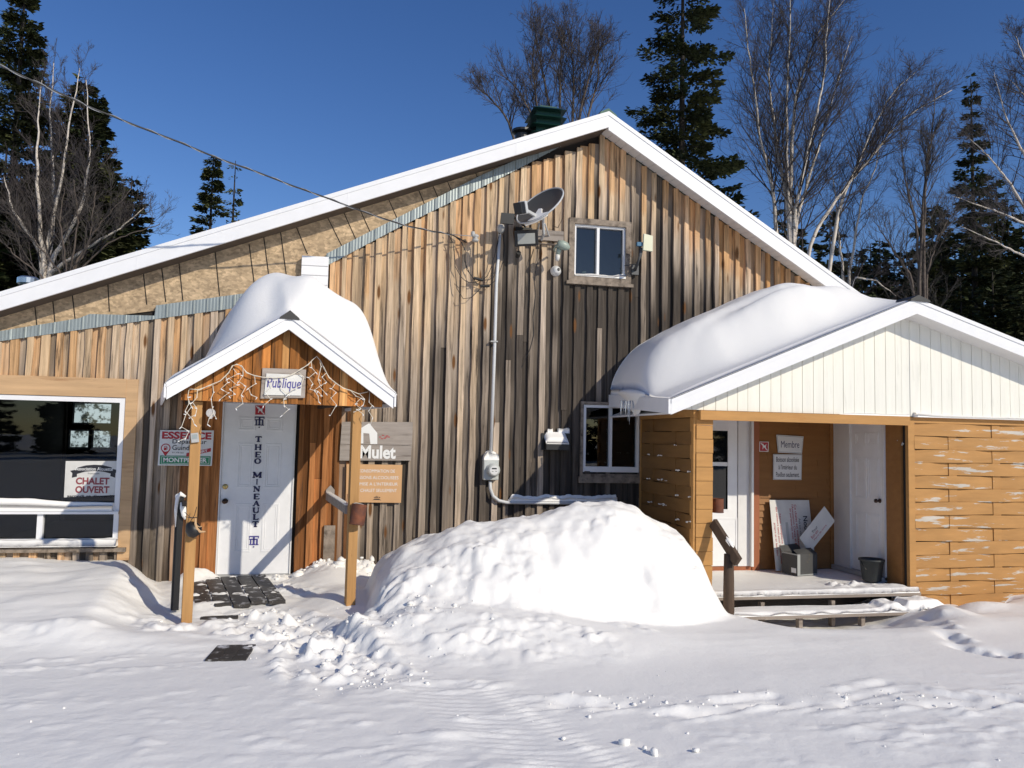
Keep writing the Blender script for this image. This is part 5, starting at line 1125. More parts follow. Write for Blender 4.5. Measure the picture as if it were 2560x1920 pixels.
# chalet ouvert sign behind the big window glass
YW = -.020
t, P, cx, cz = sign_root('sign', 'white window poster with a dark banner and the red words Chalet Ouvert', [c3(568, 700), c3(1040, 700), c3(1026, 992), c3(552, 1015)], YW)
board(P, YW, SIGNWG, t, .004)
tx3('CHALET', 655, 945, 873, 58, REDF, .035, yy=YW-.003); tx3('OUVERT', 650, 945, 947, 58, REDF, .035, yy=YW-.003); tx3('samedi et dimanche', 580, 1000, 1003, 20, INK, .02, yy=YW-.003); tx3('Promutuelle', 760, 860, 808, 12, INK, yy=YW-.003)
bn = MB(); f3 = lambda x, y, e=.0015: (xz(*c3(x, y), YW-e)[0], YW-e, xz(*c3(x, y), YW-e)[1])
top = [(660, 760), (740, 738), (815, 732), (890, 736), (965, 755)]; bot = [(970, 812), (890, 792), (815, 786), (735, 792), (655, 815)]
bn.add([f3(*p) for p in top+bot], [tuple(range(10))]); bn.add([f3(*p, .001) for p in [(655, 775), (605, 785), (625, 805), (620, 845), (665, 835), (665, 812)]], [tuple(range(6))]); bn.add([f3(*p, .001) for p in [(965, 765), (1020, 780), (998, 805), (995, 845), (952, 830), (958, 800)]], [tuple(range(6))])
bn.build('banner', INK, t); tx3('Association Alouette', 650, 975, 768, 28, INKW, .01, yy=YW-.0035)
# ------------------------------------------------------------------ electrics, dish, lamps
EM = thing('electric_mast', 'grey conduit running down the wall with elbow and horizontal run near the snow', 'conduit', (1.85, -.1, 1.2))
pc = [aY(*c5(590, 560), -.13), aY(*c5(560, 1000), -.13), aY(*c6(1510, 0), -.12), aY(*c6(1478, 890), -.12)]
m = MB(); m.tube([(p[0], -.10, p[2]) for p in pc], .021, 12)
q = aY(*c6(1490, 1110), -.1); el = [aY(*c6(*p), -.1) for p in [(1470, 1115), (1472, 1180), (1495, 1245), (1545, 1285), (1610, 1300), (1800, 1302), (2212, 1300)]]
m.tube([(p[0], -.10, p[2]) for p in el[:5]]+[(el[5][0], -.10, el[5][2]), (el[6][0]+.6, -.10, el[6][2]-.01)], .021, 12); m.build('conduit', CONDUIT, EM, smooth=True)
m = MB(); hd = aY(*c5(595, 520), -.13); m.lathe([(0, .055), (.035, .045), (.052, .01), (.048, -.03), (.03, -.06), (.0, -.06)], 16, Matrix.Translation((hd[0], -.13, hd[2])) @ Matrix.Rotation(R(30), 4, 'X')); m.build('weather_head', GREYP, EM, smooth=True)
for (x, y) in ((535, 1500),): p = aY(*c5(x, y), -.1); MB().box(p[0]-.045, p[0]+.045, -.132, -.06, p[2]-.008, p[2]+.008).build('pipe_strap', GREYP, EM)
ME = thing('electric_meter', 'grey round-faced electricity meter with a snow cap on the conduit', 'meter', (1.85, -.2, 1.6))
a, b = aY(*c6(1415, 930), -.16), aY(*c6(1542, 1108), -.16); m = MB(); m.box(a[0], b[0], -.17, -.056, b[2], a[2]); m.build('meter_box', METER, ME, bevel=.012)
c_ = aY(*c6(1503, 1022), -.24); m = MB(); Mz = Matrix.Translation((c_[0], -.17, c_[2])) @ Matrix.Rotation(R(90), 4, 'X')
m.lathe([(.088, 0), (.088, .02), (.078, .024), (.074, .075), (.066, .088), (0, .092)], 32, Mz); mb_ = m.build('glass_cover', METER, ME, smooth=True)
m = MB(); m.lathe([(.055, .0925), (0, .0935)], 24, Mz); m.build('dial', SIGNW, mb_); m = MB(); m.box(c_[0]-.03, c_[0]+.03, -.2655, -.264, c_[2]+.014, c_[2]+.03); m.box(c_[0]-.03, c_[0]-.01, -.2655, -.264, c_[2]-.014, c_[2]-.009); m.box(c_[0]+.012, c_[0]+.036, -.2655, -.264, c_[2]-.014, c_[2]-.009); m.build('display', INK, mb_)
snow_cover('meter_snow', np.linspace(a[0]-.0, b[0]+.0, 30), np.linspace(-.17, -.058, 14), lambda X, Y: X*0+a[2], lambda X, Y: (.085+.05*fbm(X*14, Y*14, 3))*np.sqrt(np.clip(1-((X-(a[0]+b[0])/2)/((b[0]-a[0])/2))**4, 0, 1)), 'lumpy cap of snow on top of the electricity meter')
snow_cover('conduit_snow', np.linspace(aY(*c6(1630, 1290), -.1)[0], el[6][0]+.55, 120), np.linspace(-.12, -.055, 8), lambda X, Y: X*0+el[5][2]+.024, lambda X, Y: (.035+.03*fbm(X*7, Y*2, 3)+.035*sst(-.09, -.06, Y))*sst(aY(*c6(1625, 1290), -.1)[0], aY(*c6(1670, 1290), -.1)[0], X), 'strip of snow lying along the horizontal conduit above the snowbank')
VT = thing('vent_hood', 'black exhaust vent hood on the wall left of the lower window', 'vent', (2.69, -.1, 1.65))
m = MB(); a, b = aY(*c6(1915, 700), -.07), aY(*c6(2155, 850), -.07); frame_ring(m, a[0], b[0], b[2], a[2], .03, -.082, -.058); m.build('frame', BLACK, VT)
a1, b1_ = aY(*c6(1940, 790), -.1), aY(*c6(2130, 845), -.1); m = MB(); m.add([(a1[0], -.06, a1[2]+.09), (b1_[0], -.06, a1[2]+.09), (b1_[0], -.20, a1[2]), (a1[0], -.20, a1[2]), (a1[0], -.06, b1_[2]), (b1_[0], -.06, b1_[2]), (b1_[0], -.20, b1_[2]), (a1[0], -.20, b1_[2])], [(0, 3, 2, 1), (4, 5, 6, 7), (0, 1, 5, 4), (2, 3, 7, 6), (0, 4, 7, 3), (1, 2, 6, 5)]); m.build('hood', BLACK, VT)
snow_cover('vent_snow', np.linspace(a1[0]-.004, b1_[0]+.004, 24), np.linspace(-.205, -.075, 12), lambda X, Y: a1[2]+(Y+.20)/.14*.09+.003, lambda X, Y: .065*np.sqrt(np.clip(1-((X-(a1[0]+b1_[0])/2)/((b1_[0]-a1[0])/2))**6, 0, 1))*sst(-.215, -.18, Y), 'rounded snow lying on the vent hood')
for k, (xa, xb) in enumerate(((1965, 2010), (2055, 2155))): p0, p1 = aY(*c6(xa, 698), -.07), aY(*c6(xb, 698), -.07); snow_cover('vent_snow', np.linspace(p0[0], p1[0], 10), np.linspace(-.08, -.03, 6), lambda X, Y: X*0+p0[2], lambda X, Y: .06+.02*fbm(X*20, Y*9, 2), ('narrow tuft', 'wider tuft')[k]+' of snow on the upper edge of the vent frame')
# plank behind the dish
BD = thing('mounting_board', 'grey weathered mounting planks behind the satellite dish beside the upper window', 'board', (2.4, -.08, 4.0))
a, b = aY(*c5(810, 525), -.08), aY(*c5(1135, 638), -.08); MB().box(a[0], b[0], -.095, -.06, b[2], a[2]).build('plank', GREYW, BD)
a, b = aY(*c5(790, 630), -.08), aY(*c5(1130, 680), -.08); MB().box(a[0], b[0], -.115, -.06, b[2]+.015, a[2]-.02).build('plank', GREYW, BD)
# satellite dish
SD = thing('satellite_dish', 'grey oval satellite dish pointing up right on a wall arm', 'satellite dish', (2.4, -.2, 4.4))
cD = Vector(aY(*c5(930, 322), -.50))
# orientation from the photo: rim long axis runs lower-left to upper-right
Vw = Vector(CAM)-cD; Vw.normalize(); nn = (Vw*.50+Vector(-AS*.54+AU*.84)*.866).normalized(); ux = Vector(AS*.84+AU*.54); ux = (ux-nn*ux.dot(nn)).normalized(); uz = nn.cross(ux).normalized()
m = MB(); rings = 9; ns = 40; Ra, Rb = .335, .335; vs = []; fs = []
for i in range(rings+1):
    r_ = i/rings
    for k in range(ns):
        t_ = 2*math.pi*k/ns; vs.append(cD+ux*Ra*r_*math.cos(t_)+uz*Rb*r_*math.sin(t_)-nn*.055*(1-r_*r_))
for i in range(rings):
    for k in range(ns): fs.append((i*ns+k, i*ns+(k+1) % ns, (i+1)*ns+(k+1) % ns, (i+1)*ns+k))
m.add(vs, fs); m.add([v-nn*.012 for v in vs], [f[::-1] for f in fs]); m.build('reflector', DISH, SD, smooth=True)
m = MB(); rim = [cD+ux*Ra*math.cos(2*math.pi*k/ns)+uz*Rb*math.sin(2*math.pi*k/ns)-nn*.004 for k in range(ns+1)]; m.tube(rim, .011, 8, caps=False); m.build('rim', DISHL, SD, smooth=True)
dn = (-AU+AS*.3); dn = Vector(dn); dn = (dn-nn*dn.dot(nn)).normalized(); sx = nn.cross(dn); m = MB(); pc_ = cD+dn*.22-nn*.03
pts = [pc_+dn*a+sx*b+nn*.012 for a, b in ((.09, -.16), (.11, 0), (.07, .15), (.0, .16), (-.03, .06), (-.16, .03), (-.18, -.02), (-.04, -.06), (.02, -.15))]; m.add(pts+[p-nn*.02 for p in pts], [tuple(range(9))]+[(i, (i+1) % 9, (i+1) % 9+9, i+9) for i in range(9)]); m.build('snow_patch', SNOWR, SD)
lnb = Vector(aY(*c5(775, 345), -.80)); arm0 = Vector(aY(*c5(945, 440), -.45))
m = MB(); m.bar(arm0, lnb, .03, .035); m.build('feed_arm', DISHL, SD)
m = MB(); d_ = (cD-lnb).normalized(); ax = d_.cross(Vector((0, 0, 1))).normalized(); az = ax.cross(d_)
mm_ = Matrix(((ax.x, d_.x, az.x, lnb.x), (ax.y, d_.y, az.y, lnb.y), (ax.z, d_.z, az.z, lnb.z), (0, 0, 0, 1)))
m.box(-.055, .055, -.10, .0, -.07, .07, mat=mm_); ln_ = m.build('receiver', BLACK, SD, bevel=.01); m = MB(); m.box(-.062, .062, .0, .06, -.078, .078, mat=mm_); m.build('receiver_face', DISHL, ln_, bevel=.02)
m = MB(); w0 = Vector(aY(*c5(945, 620), -.10)); m.tube([w0, w0+Vector((.0, -.12, .05)), Vector(aY(*c5(960, 470), -.3)), cD-nn*.06-uz*.05], .018, 10); m.tube([w0+Vector((-.06, 0, .05)), Vector(aY(*c5(925, 480), -.3))], .010, 8); m.tube([w0+Vector((.10, 0, .06)), Vector(aY(*c5(975, 480), -.3))], .010, 8); m.build('mast', DISHL, SD)
# square black antenna panel
AP = thing('antenna_panel', 'small flat black panel beside the conduit head, left of the dish', 'antenna', (2.0, -.3, 4.6))
P4 = [aY(*c5(*p), -.34) for p in [(588, 480), (700, 490), (712, 398), (598, 388)]]; m = MB(); m.prism([(p[0], p[2]) for p in P4], -.36, -.33); m.build('panel', BLACK, AP); m = MB(); m.bar((P4[1][0], -.34, P4[1][2]+.1), (P4[1][0]+.22, -.08, P4[1][2]+.06), .02, .02); m.build('arm', BLACK, AP)
# floodlight
FL = thing('floodlight', 'black wall floodlight with pale glass under the satellite dish', 'lamp', (2.2, -.2, 4.1))
c0 = Vector(aY(*c5(815, 605), -.30)); Mf = Matrix.Translation(c0) @ Matrix.Rotation(R(-12), 4, 'Z') @ Matrix.Rotation(R(18), 4, 'X') @ Matrix.Rotation(R(-4), 4, 'Y')
m = MB(); m.box(-.15, .15, -.03, .05, -.10, .10, mat=Mf); m.build('housing', BLACK, FL, bevel=.01); m = MB(); m.box(-.11, .11, -.036, -.0305, -.07, .06, mat=Mf); m.build('lens', LENSG, FL)
m = MB(); q0_ = aY(*c5(725, 510), -.08); q1_ = aY(*c5(860, 655), -.08); m.box(q0_[0], q1_[0], -.10, -.06, q1_[2], q0_[2]); m.build('back_plate', BLACK, FL); m = MB(); m.bar(c0, (c0.x, -.1, c0.z+.02), .04, .04); m.tube([(c0.x-.07, -.12, c0.z-.20), (c0.x-.07, -.2, c0.z-.17)], .03, 10); m.build('bracket', BLACK, FL)
# yard lamp
YL = thing('yard_lamp', 'grey-green gooseneck yard lamp pointing down left of the upper window', 'lamp', (2.55, -.2, 3.9))
P_ = lambda x, y, d: Vector(aY(*c5(x, y), d))
m = MB(); m.tube([P_(1085, 650, -.42), P_(1120, 662, -.42), P_(1160, 680, -.42), P_(1187, 695, -.42)], [.045, .058, .055, .022], 14); m.build('head', LAMPG, YL, smooth=True)
m = MB(); m.tube([P_(1080, 665, -.40), P_(1055, 700, -.28), P_(1060, 720, -.12)], .014, 8); m.tube([P_(1100, 690, -.38), P_(1088, 745, -.36)], [.035, .03], 12); m.build('arm', LAMPG, YL, smooth=True)
m = MB(); m.tube([P_(1088, 745, -.36), P_(1085, 775, -.36), P_(1082, 802, -.36)], [.028, .030, .020], 12); m.build('photo_cell', SIGNWG, YL, smooth=True)
# dome camera
DC = thing('dome_camera', 'round white dome camera below the yard lamp', 'camera', (2.5, -.1, 3.7))
c0 = aY(*c5(1072, 888), -.09); Mz = Matrix.Translation((c0[0], -.06, c0[2])) @ Matrix.Rotation(R(90), 4, 'X')
m = MB(); m.lathe([(.07, 0), (.07, .02), (.058, .045), (.05, .06), (.045, .075), (.03, .09), (0, .095)], 24, Mz); m.build('dome', SIGNW, DC, smooth=True)
m = MB(); m.lathe([(.02, .0), (.02, .012), (0, .014)], 14, Matrix.Translation((c0[0]+.018, -.145, c0[2]+.005)) @ Matrix.Rotation(R(80), 4, 'X')); m.build('eye', BLACK, DC)
# ivory antenna at right of window
IA = thing('flat_antenna', 'ivory flat antenna panel on a bent black arm right of the upper window', 'antenna', (3.8, -.2, 4.0))
Pq = [aY(*c5(*p), -.36) for p in [(1815, 715), (1897, 727), (1900, 592), (1822, 572)]]; m = MB(); m.prism([(p[0], p[2]) for p in Pq], -.40, -.36); m.build('panel', IVORY, IA, bevel=.005)
m = MB(); m.box(Pq[0][0]-.07, Pq[0][0]+.01, -.37, -.33, Pq[0][2]+.06, Pq[0][2]+.11); m.build('clamp', BLUE, IA)
m = MB(); m.tube([P_(1812, 690, -.34), P_(1800, 760, -.33), P_(1770, 835, -.3), P_(1755, 880, -.12)], .022, 10); m.build('arm', DISH, IA, smooth=True)
m = MB(); m.tube([P_(1665, 845, -.1), P_(1755, 830, -.2), P_(1765, 850, -.2)], .008, 6); m.box(P_(1720, 860, -.1)[0], P_(1780, 860, -.1)[0], -.13, -.06, P_(1750, 925, -.1)[2], P_(1750, 845, -.1)[2]); m.build('wall_mount', DISH, IA)
# service cable
def onplane(u, v): r = ray(u, v); t_ = (1.58-(CAM[0]-2*CAM[1]))/(r[0]-2*r[1]); return CAM+r*t_
SCb = thing('service_cable', 'twisted grey service cable running from the upper left down to the wall insulator', 'cable', (0, -1, 4.3))
cp = [onplane(*p) for p in [(-120, 118), (0, 164), (115, 217), (230, 270), (345, 316), (450, 356), (545, 396), (640, 429), (730, 464), (815, 494), (915, 532), (1010, 563), (1080, 578), (1128, 586), (1150, 597), (1166, 606)]]
m = MB(); m.tube([p for p in cp], .0085, 6)
tw = []
for i in range(len(cp)-3):
    for k in range(14):
        t_ = k/14; p = cp[i]*(1-t_)+cp[i+1]*t_; a_ = (i*14+k)*.55; tw.append(p+np.array([.004, .006, 0])*math.cos(a_)+np.array([0, 0, .010])*math.sin(a_))
m.build('cable', CABLE, SCb, smooth=True); m = MB(); m.tube(tw, .0055, 5); m.build('neutral_wire', CABLEG, SCb)
m = MB(); m.tube([cp[-3], P_(240, 580, -.25), P_(345, 588, -.2)], .005, 6); m.build('dead_end', CABLEG, SCb)
IN = thing('insulator', 'grey porcelain insulator knob on the wall where the service cable ends', 'insulator', (1.4, -.12, 4.2))
c0 = P_(375, 605, -.16); m = MB(); m.tube([c0+Vector((0, .10, .0)), c0+Vector((0, -.03, 0))], .02, 10); m.lathe([(0, -.05), (.03, -.05), (.045, -.035), (.045, -.02), (.03, -.01), (.03, .005), (.045, .015), (.045, .03), (.03, .045), (0, .05)], 18, Matrix.Translation(c0)); m.build('knob', GREYP, IN, smooth=True); m = MB(); m.lathe([(0, .035), (.022, .03), (.028, 0), (.022, -.03), (0, -.035)], 12, Matrix.Translation(c0+Vector((-.035, -.02, .045)))); m.build('cap', GREYP, IN, smooth=True)
DL = thing('drip_loops', 'loose black drip-loop wires with two splice connectors below the insulator', 'cable', (1.5, -.1, 3.7))
m = MB()
for k, L_ in enumerate([[(180, 575), (240, 620), (275, 690), (280, 790), (300, 880), (360, 950), (400, 960)], [(185, 580), (255, 640), (290, 720), (290, 830), (330, 920), (390, 1000), (450, 1020)], [(130, 555), (180, 640), (195, 760), (200, 850), (250, 940), (300, 985), (370, 990), (430, 965)],
           [(440, 965), (480, 930), (510, 860), (540, 760), (560, 660), (585, 560)], [(495, 1015), (550, 970), (590, 880), (620, 780), (630, 680), (610, 570)], [(440, 970), (500, 965), (540, 900), (560, 800), (555, 700), (590, 575)], [(392, 640), (390, 760), (392, 880), (400, 950)],
           [(190, 700), (200, 900), (215, 1040), (270, 1130), (340, 1120), (400, 1060), (440, 1020)]]):
    m.tube([P_(x, y, -.10-.012*(k % 4)) for x, y in L_], .0048, 6)
m.build('wires', CABLE, DL, smooth=True)
for (a, b) in (((362, 950), (440, 970)), ((415, 1020), (497, 1018))): MB().tube([P_(*a, -.13), P_(*b, -.13)], .019, 10).build('splice_connector', BLACK, DL)
for (L_, lab) in (([(1135, 355), (1130, 430), (1090, 515), (1040, 500)], 'thin black coaxial loop behind the rim of the satellite dish'), ([(940, 640), (930, 760), (900, 850), (885, 960), (895, 1100), (875, 1280), (880, 1440), (850, 1560), (800, 1660), (780, 1720)], 'long thin black cable hanging down the boards below the dish'), ([(880, 700), (850, 800), (830, 900), (840, 1050), (825, 1200)], 'short thin black cable on the boards left of the dome camera')):
    m = MB(); m.tube([P_(x, y, -.065) for x, y in L_], .0035, 5); tag(m.build('cable', CABLE), lab, 'cable', 'thin cables on the wall')
# mats
DM = thing('door_mat', 'wet dark plank platform partly under snow before the entrance door', 'mat', (-1, -.8, 0))
m = MB(); Mr = Matrix.Translation(Vector(L0)) @ Matrix.Rotation(TH, 4, 'Z')
for k in range(5): m.box(.10+.17*k, .255+.17*k, .62-.05*(k % 3), 2.1, -.02, .012+.003*(k % 2), mat=Mr)
m.build('planks', MATW, DM)
p = aZ(*c4(455, 1597), -.02)
m = MB(); m.box(-.16, .17, -.06, .06, 0, .02, mat=Matrix.Translation((p[0], p[1], gz(p[0], p[1])-.005)) @ Matrix.Rotation(R(6), 4, 'Z')); tag(m.build('plank', MATW), 'dark wet plank end showing through the snow beside the left post', 'plank')
p = aZ(580, 1632, -.05); zz_ = max(gz(p[0]+a_, p[1]+b_) for a_ in (-.12, 0, .12) for b_ in (-.15, 0, .15))-.008
m = MB()
for k in range(3): m.box(-.15+.10*k, -.052+.10*k, -.23, .19+.0*k, -.03, .0, mat=Matrix.Translation((p[0], p[1], zz_)) @ Matrix.Rotation(R(-4), 4, 'Z'))
tag(m.build('plank_mat', MATW), 'small dark wooden mat uncovered in the trodden snow', 'mat')
# ------------------------------------------------------------------ trees
TR = np.random.default_rng(5)
def spruce_mesh(H, Rad, nb=130, dens=1., slim=1.15, gap=.12, sparse=0., bare=.03, ragged=.35, spray=.2, tip=.0, dark=1., whorl=.55):
    """needle sprays (small folded kites) along drooping whorled branches"""
    Vs = []; Cs = []
    zs = H*(bare+(1-bare)*np.sort(TR.random(nb))**.95); lay = whorl
    zs = np.round(zs/(H*.035))*(H*.035)*lay+zs*(1-lay)
    for z in zs:
        f = max(1-z/H, .004); L = Rad*(f**(1/slim))*(1-ragged*TR.random())*(.75+.25*math.sin(z*2.1+1)**2)+.12
        if f < .5: L = max(L, .10+.3*f)
        az = TR.uniform(0, 2*math.pi); dr = -.12-.5*f+TR.normal(0, .09); up = .28*f+.12
        n = max(6, int(L*85*dens/ (spray/.2))); s = TR.random(n)**.62*.97+.03
        r = L*s; zz = z+dr*r*.8+up*r*s**1.5; lat = TR.normal(0, 1, n)*(.10+.20*L*np.sqrt(np.clip(1-s, 0, 1)))*.62
        d = np.array([math.cos(az), math.sin(az)]); e = np.array([-d[1], d[0]])
        cx = d[0]*r+e[0]*lat; cy = d[1]*r+e[1]*lat; cz = zz-np.abs(lat)*.25+TR.normal(0, .03, n)
        ln = spray*TR.uniform(.6, 1.5, n)*(.75+.4*f); wd = ln*TR.uniform(.16, .34, n)
        ang = np.sign(lat)*TR.uniform(.2, 1.1, n); dx = d[0]*np.cos(ang)-d[1]*np.sin(ang); dy = d[0]*np.sin(ang)+d[1]*np.cos(ang); dz = TR.uniform(-.5, .3, n)
        P = np.stack([cx, cy, cz], 1); D = np.stack([dx, dy, dz], 1); D /= np.linalg.norm(D, axis=1)[:, None]
        U = np.stack([TR.normal(0, .6, n), TR.normal(0, .6, n), np.ones(n)], 1); S = np.cross(D, U); S /= np.linalg.norm(S, axis=1)[:, None]
        q = np.stack([P, P+D*ln[:, None]*.45+S*wd[:, None], P+D*ln[:, None], P+D*ln[:, None]*.4-S*wd[:, None]+np.array([0, 0, -.02])], 1)
        Vs.append(q.reshape(-1, 3)); g = TR.uniform(.5, 1.25)*dark; b = TR.uniform(0, 1)
        c = np.array([.036+.026*b, .050+.014*b, .022])*g; cc = c[None, :]*TR.uniform(.6, 1.4, (n, 1)); Cs.append(np.repeat(cc, 4, 0))
    # leader tuft
    V = np.vstack(Vs); C_ = np.vstack(Cs); F_ = np.arange(len(V)).reshape(-1, 4); return V, F_, C_
def trunk_mb(H, r0, lean=0., bare=True, nb=40, Rad=1.):
    m = MB(); n = 8; m.tube([(lean*math.sin(i*1.3)*.05, lean*math.cos(i*1.7)*.05, H*i/n) for i in range(n+1)], [.7*r0*(1-i/n)**.85+.012 for i in range(n+1)], 9)
    for k in range(nb):
        z = H*(.1+.8*k/nb); f = 1-z/H; az = k*2.4; L = Rad*f*.7; m.tube([(0, 0, z), (math.cos(az)*L*.5, math.sin(az)*L*.5, z-.1*L), (math.cos(az)*L, math.sin(az)*L, z-.1*L)], [.02*f+.006, .012*f+.005, .004], 4, caps=False)
    return m
def spruce(u, v_top, Y, Rad, label, H=None, group=None, name='spruce_tree', **kw):
    p = aY(u, v_top, Y); Hh = p[2]+.4; t = thing(name, label, 'tree', (p[0], Y, -.4), group)
    V, F_, C_ = spruce_mesh(Hh, Rad, **kw); o = mesh_np('crown', V+np.array([p[0], Y, -.4]), F_, SPR, t, False, C_)
    m = trunk_mb(Hh, .05+.011*Hh, Rad=Rad); m.v = [(a+p[0], b+Y, c-.4) for a, b, c in m.v]; m.build('trunk', BARKD, t, smooth=True); return t
spruce(66, -75, 9.0, 2.5, 'tallest narrow spruce at the far left with its top out of the picture', nb=560, slim=1.05, spray=.13, ragged=.35, dens=1.0)
spruce(213, 205, 10.0, 3.3, 'broad dark spruce behind the leftmost birch, left one of two close tips', nb=380, spray=.18, ragged=.4)
spruce(243, 232, 11.2, 3.6, 'broad dark spruce with the right one of two close tips, spreading right over the roof', nb=380, spray=.18, ragged=.4, slim=.95)
spruce(181, 226, 12.0, 2.0, 'dark spruce hidden behind the birch stems left of the two close tips', nb=220, spray=.2)
spruce(330, 440, 12.5, 2.3, 'low dark spruce at the right end of the left tree group', nb=240, spray=.18, ragged=.5)
spruce(20, 330, 11.5, 2.2, 'dark spruce at the very left edge behind the tallest one', nb=220, spray=.2)
spruce(-60, 380, 8.0, 2.0, 'bushy spruce cut by the left picture edge low over the roof', nb=220, spray=.2)
spruce(120, 440, 13.0, 2.4, 'dark spruce filling the gap low behind the birch trunk at left', nb=220, spray=.22)
spruce(534, 388, 17.0, 2.1, 'small green spruce standing alone above the left roof slope', nb=260, spray=.15, ragged=.4, dark=1.5, dens=1.6)
spruce(589, 402, 20.0, 1.0, 'slender sparse spruce right of the small lone one above the left roof slope', nb=150, dens=.6, spray=.14, ragged=.5, dark=1.9)
spruce(1708, -190, 8.5, 3.1, 'big spruce with open layered branches right of the gable peak', nb=250, spray=.14, ragged=.65, slim=1.7, dens=1.35, bare=.12, whorl=.9)
spruce(2427, 196, 15.0, 3.1, 'tall dark spruce behind the right end of the annex roof', nb=340, spray=.2, ragged=.5, slim=.9)
spruce(2490, 440, 16.0, 2.2, 'shorter dark spruce just right of the tall one behind the annex', nb=220, spray=.2, ragged=.5)
spruce(1962, 455, 14.0, 1.1, 'small spruce just behind the right roof slope among the white birches', nb=170, spray=.17)
spruce(2350, 520, 18.0, 2.6, 'dark spruce left of the tall one behind the annex ridge', nb=220, spray=.22)
spruce(2560, 560, 15.0, 2.6, 'dark spruce at the right picture edge above the annex roof', nb=240, spray=.22)
# protos copied for the dense rows
BG = []
for k in range(3):
    H = 9.; t = thing('spruce_tree', 'dark spruce in the dense row behind the chalet and annex', 'tree', (0, 0, 0), 'spruces of the dense row behind the buildings')
    V, F_, C_ = spruce_mesh(H, 2.0+.3*k, nb=190, spray=.27, ragged=.45, dark=.9); mesh_np('crown', V, F_, SPR, t, False, C_); trunk_mb(H, .14, nb=16, Rad=2).build('trunk', BARKD, t, smooth=True); BG.append(t)
used = [False]*3
def place_bg(x, y, s, label=None, group=None):
    k = random.randrange(3)
    if not used[k]: r_ = BG[k]; used[k] = True
    else:
        r_ = BG[k].copy(); SC.collection.objects.link(r_)
        for ch in list(BG[k].children): c = ch.copy(); SC.collection.objects.link(c); c.parent = r_
    r_.location = (x, y, -.4); r_.scale = (s, s, s*random.uniform(.9, 1.15)); r_.rotation_euler = (0, 0, random.uniform(0, 6.28))
    if label: r_['label'] = label; r_['group'] = group
for (u, v, Y) in [(2030, 600, 26), (2075, 585, 30), (2110, 640, 25), (2140, 615, 33), (2176, 622, 28), (2200, 650, 24), (2235, 640, 30), (2265, 620, 26), (2300, 590, 22), (2330, 560, 28), (2385, 500, 22), (2450, 520, 24), (2520, 560, 22), (2560, 520, 28), (2600, 560, 18), (2005, 640, 28), (2640, 500, 20),
                  (1990, 560, 34), (2400, 620, 14), (2320, 670, 15), (2480, 640, 13), (2250, 690, 17), (2560, 660, 12), (2150, 680, 20), (2090, 680, 19), (2050, 650, 22), (2120, 655, 18), (2190, 660, 19), (2225, 665, 22), (2260, 650, 19), (2290, 645, 20), (2020, 630, 30), (2155, 640, 27), (2340, 610, 19)]:
    p = aY(u, v, Y); place_bg(p[0], Y, (p[2]+.4)/9.4)
for (u, v, Y) in [(-40, 300, 18), (40, 420, 20), (100, 350, 17), (150, 420, 19), (270, 400, 18), (300, 520, 16), (350, 590, 20), (-100, 500, 14), (200, 520, 15)]:
    p = aY(u, v, Y); place_bg(p[0], Y, (p[2]+.4)/9.4)
lab = 'dark spruce across the yard, seen only as a reflection in the windows'; grp = 'spruces across the yard'
for k in range(20):
    x = -30+3.2*k+random.uniform(-1, 1); place_bg(x, -44-random.uniform(0, 9), random.uniform(.8, 1.25), lab, grp)
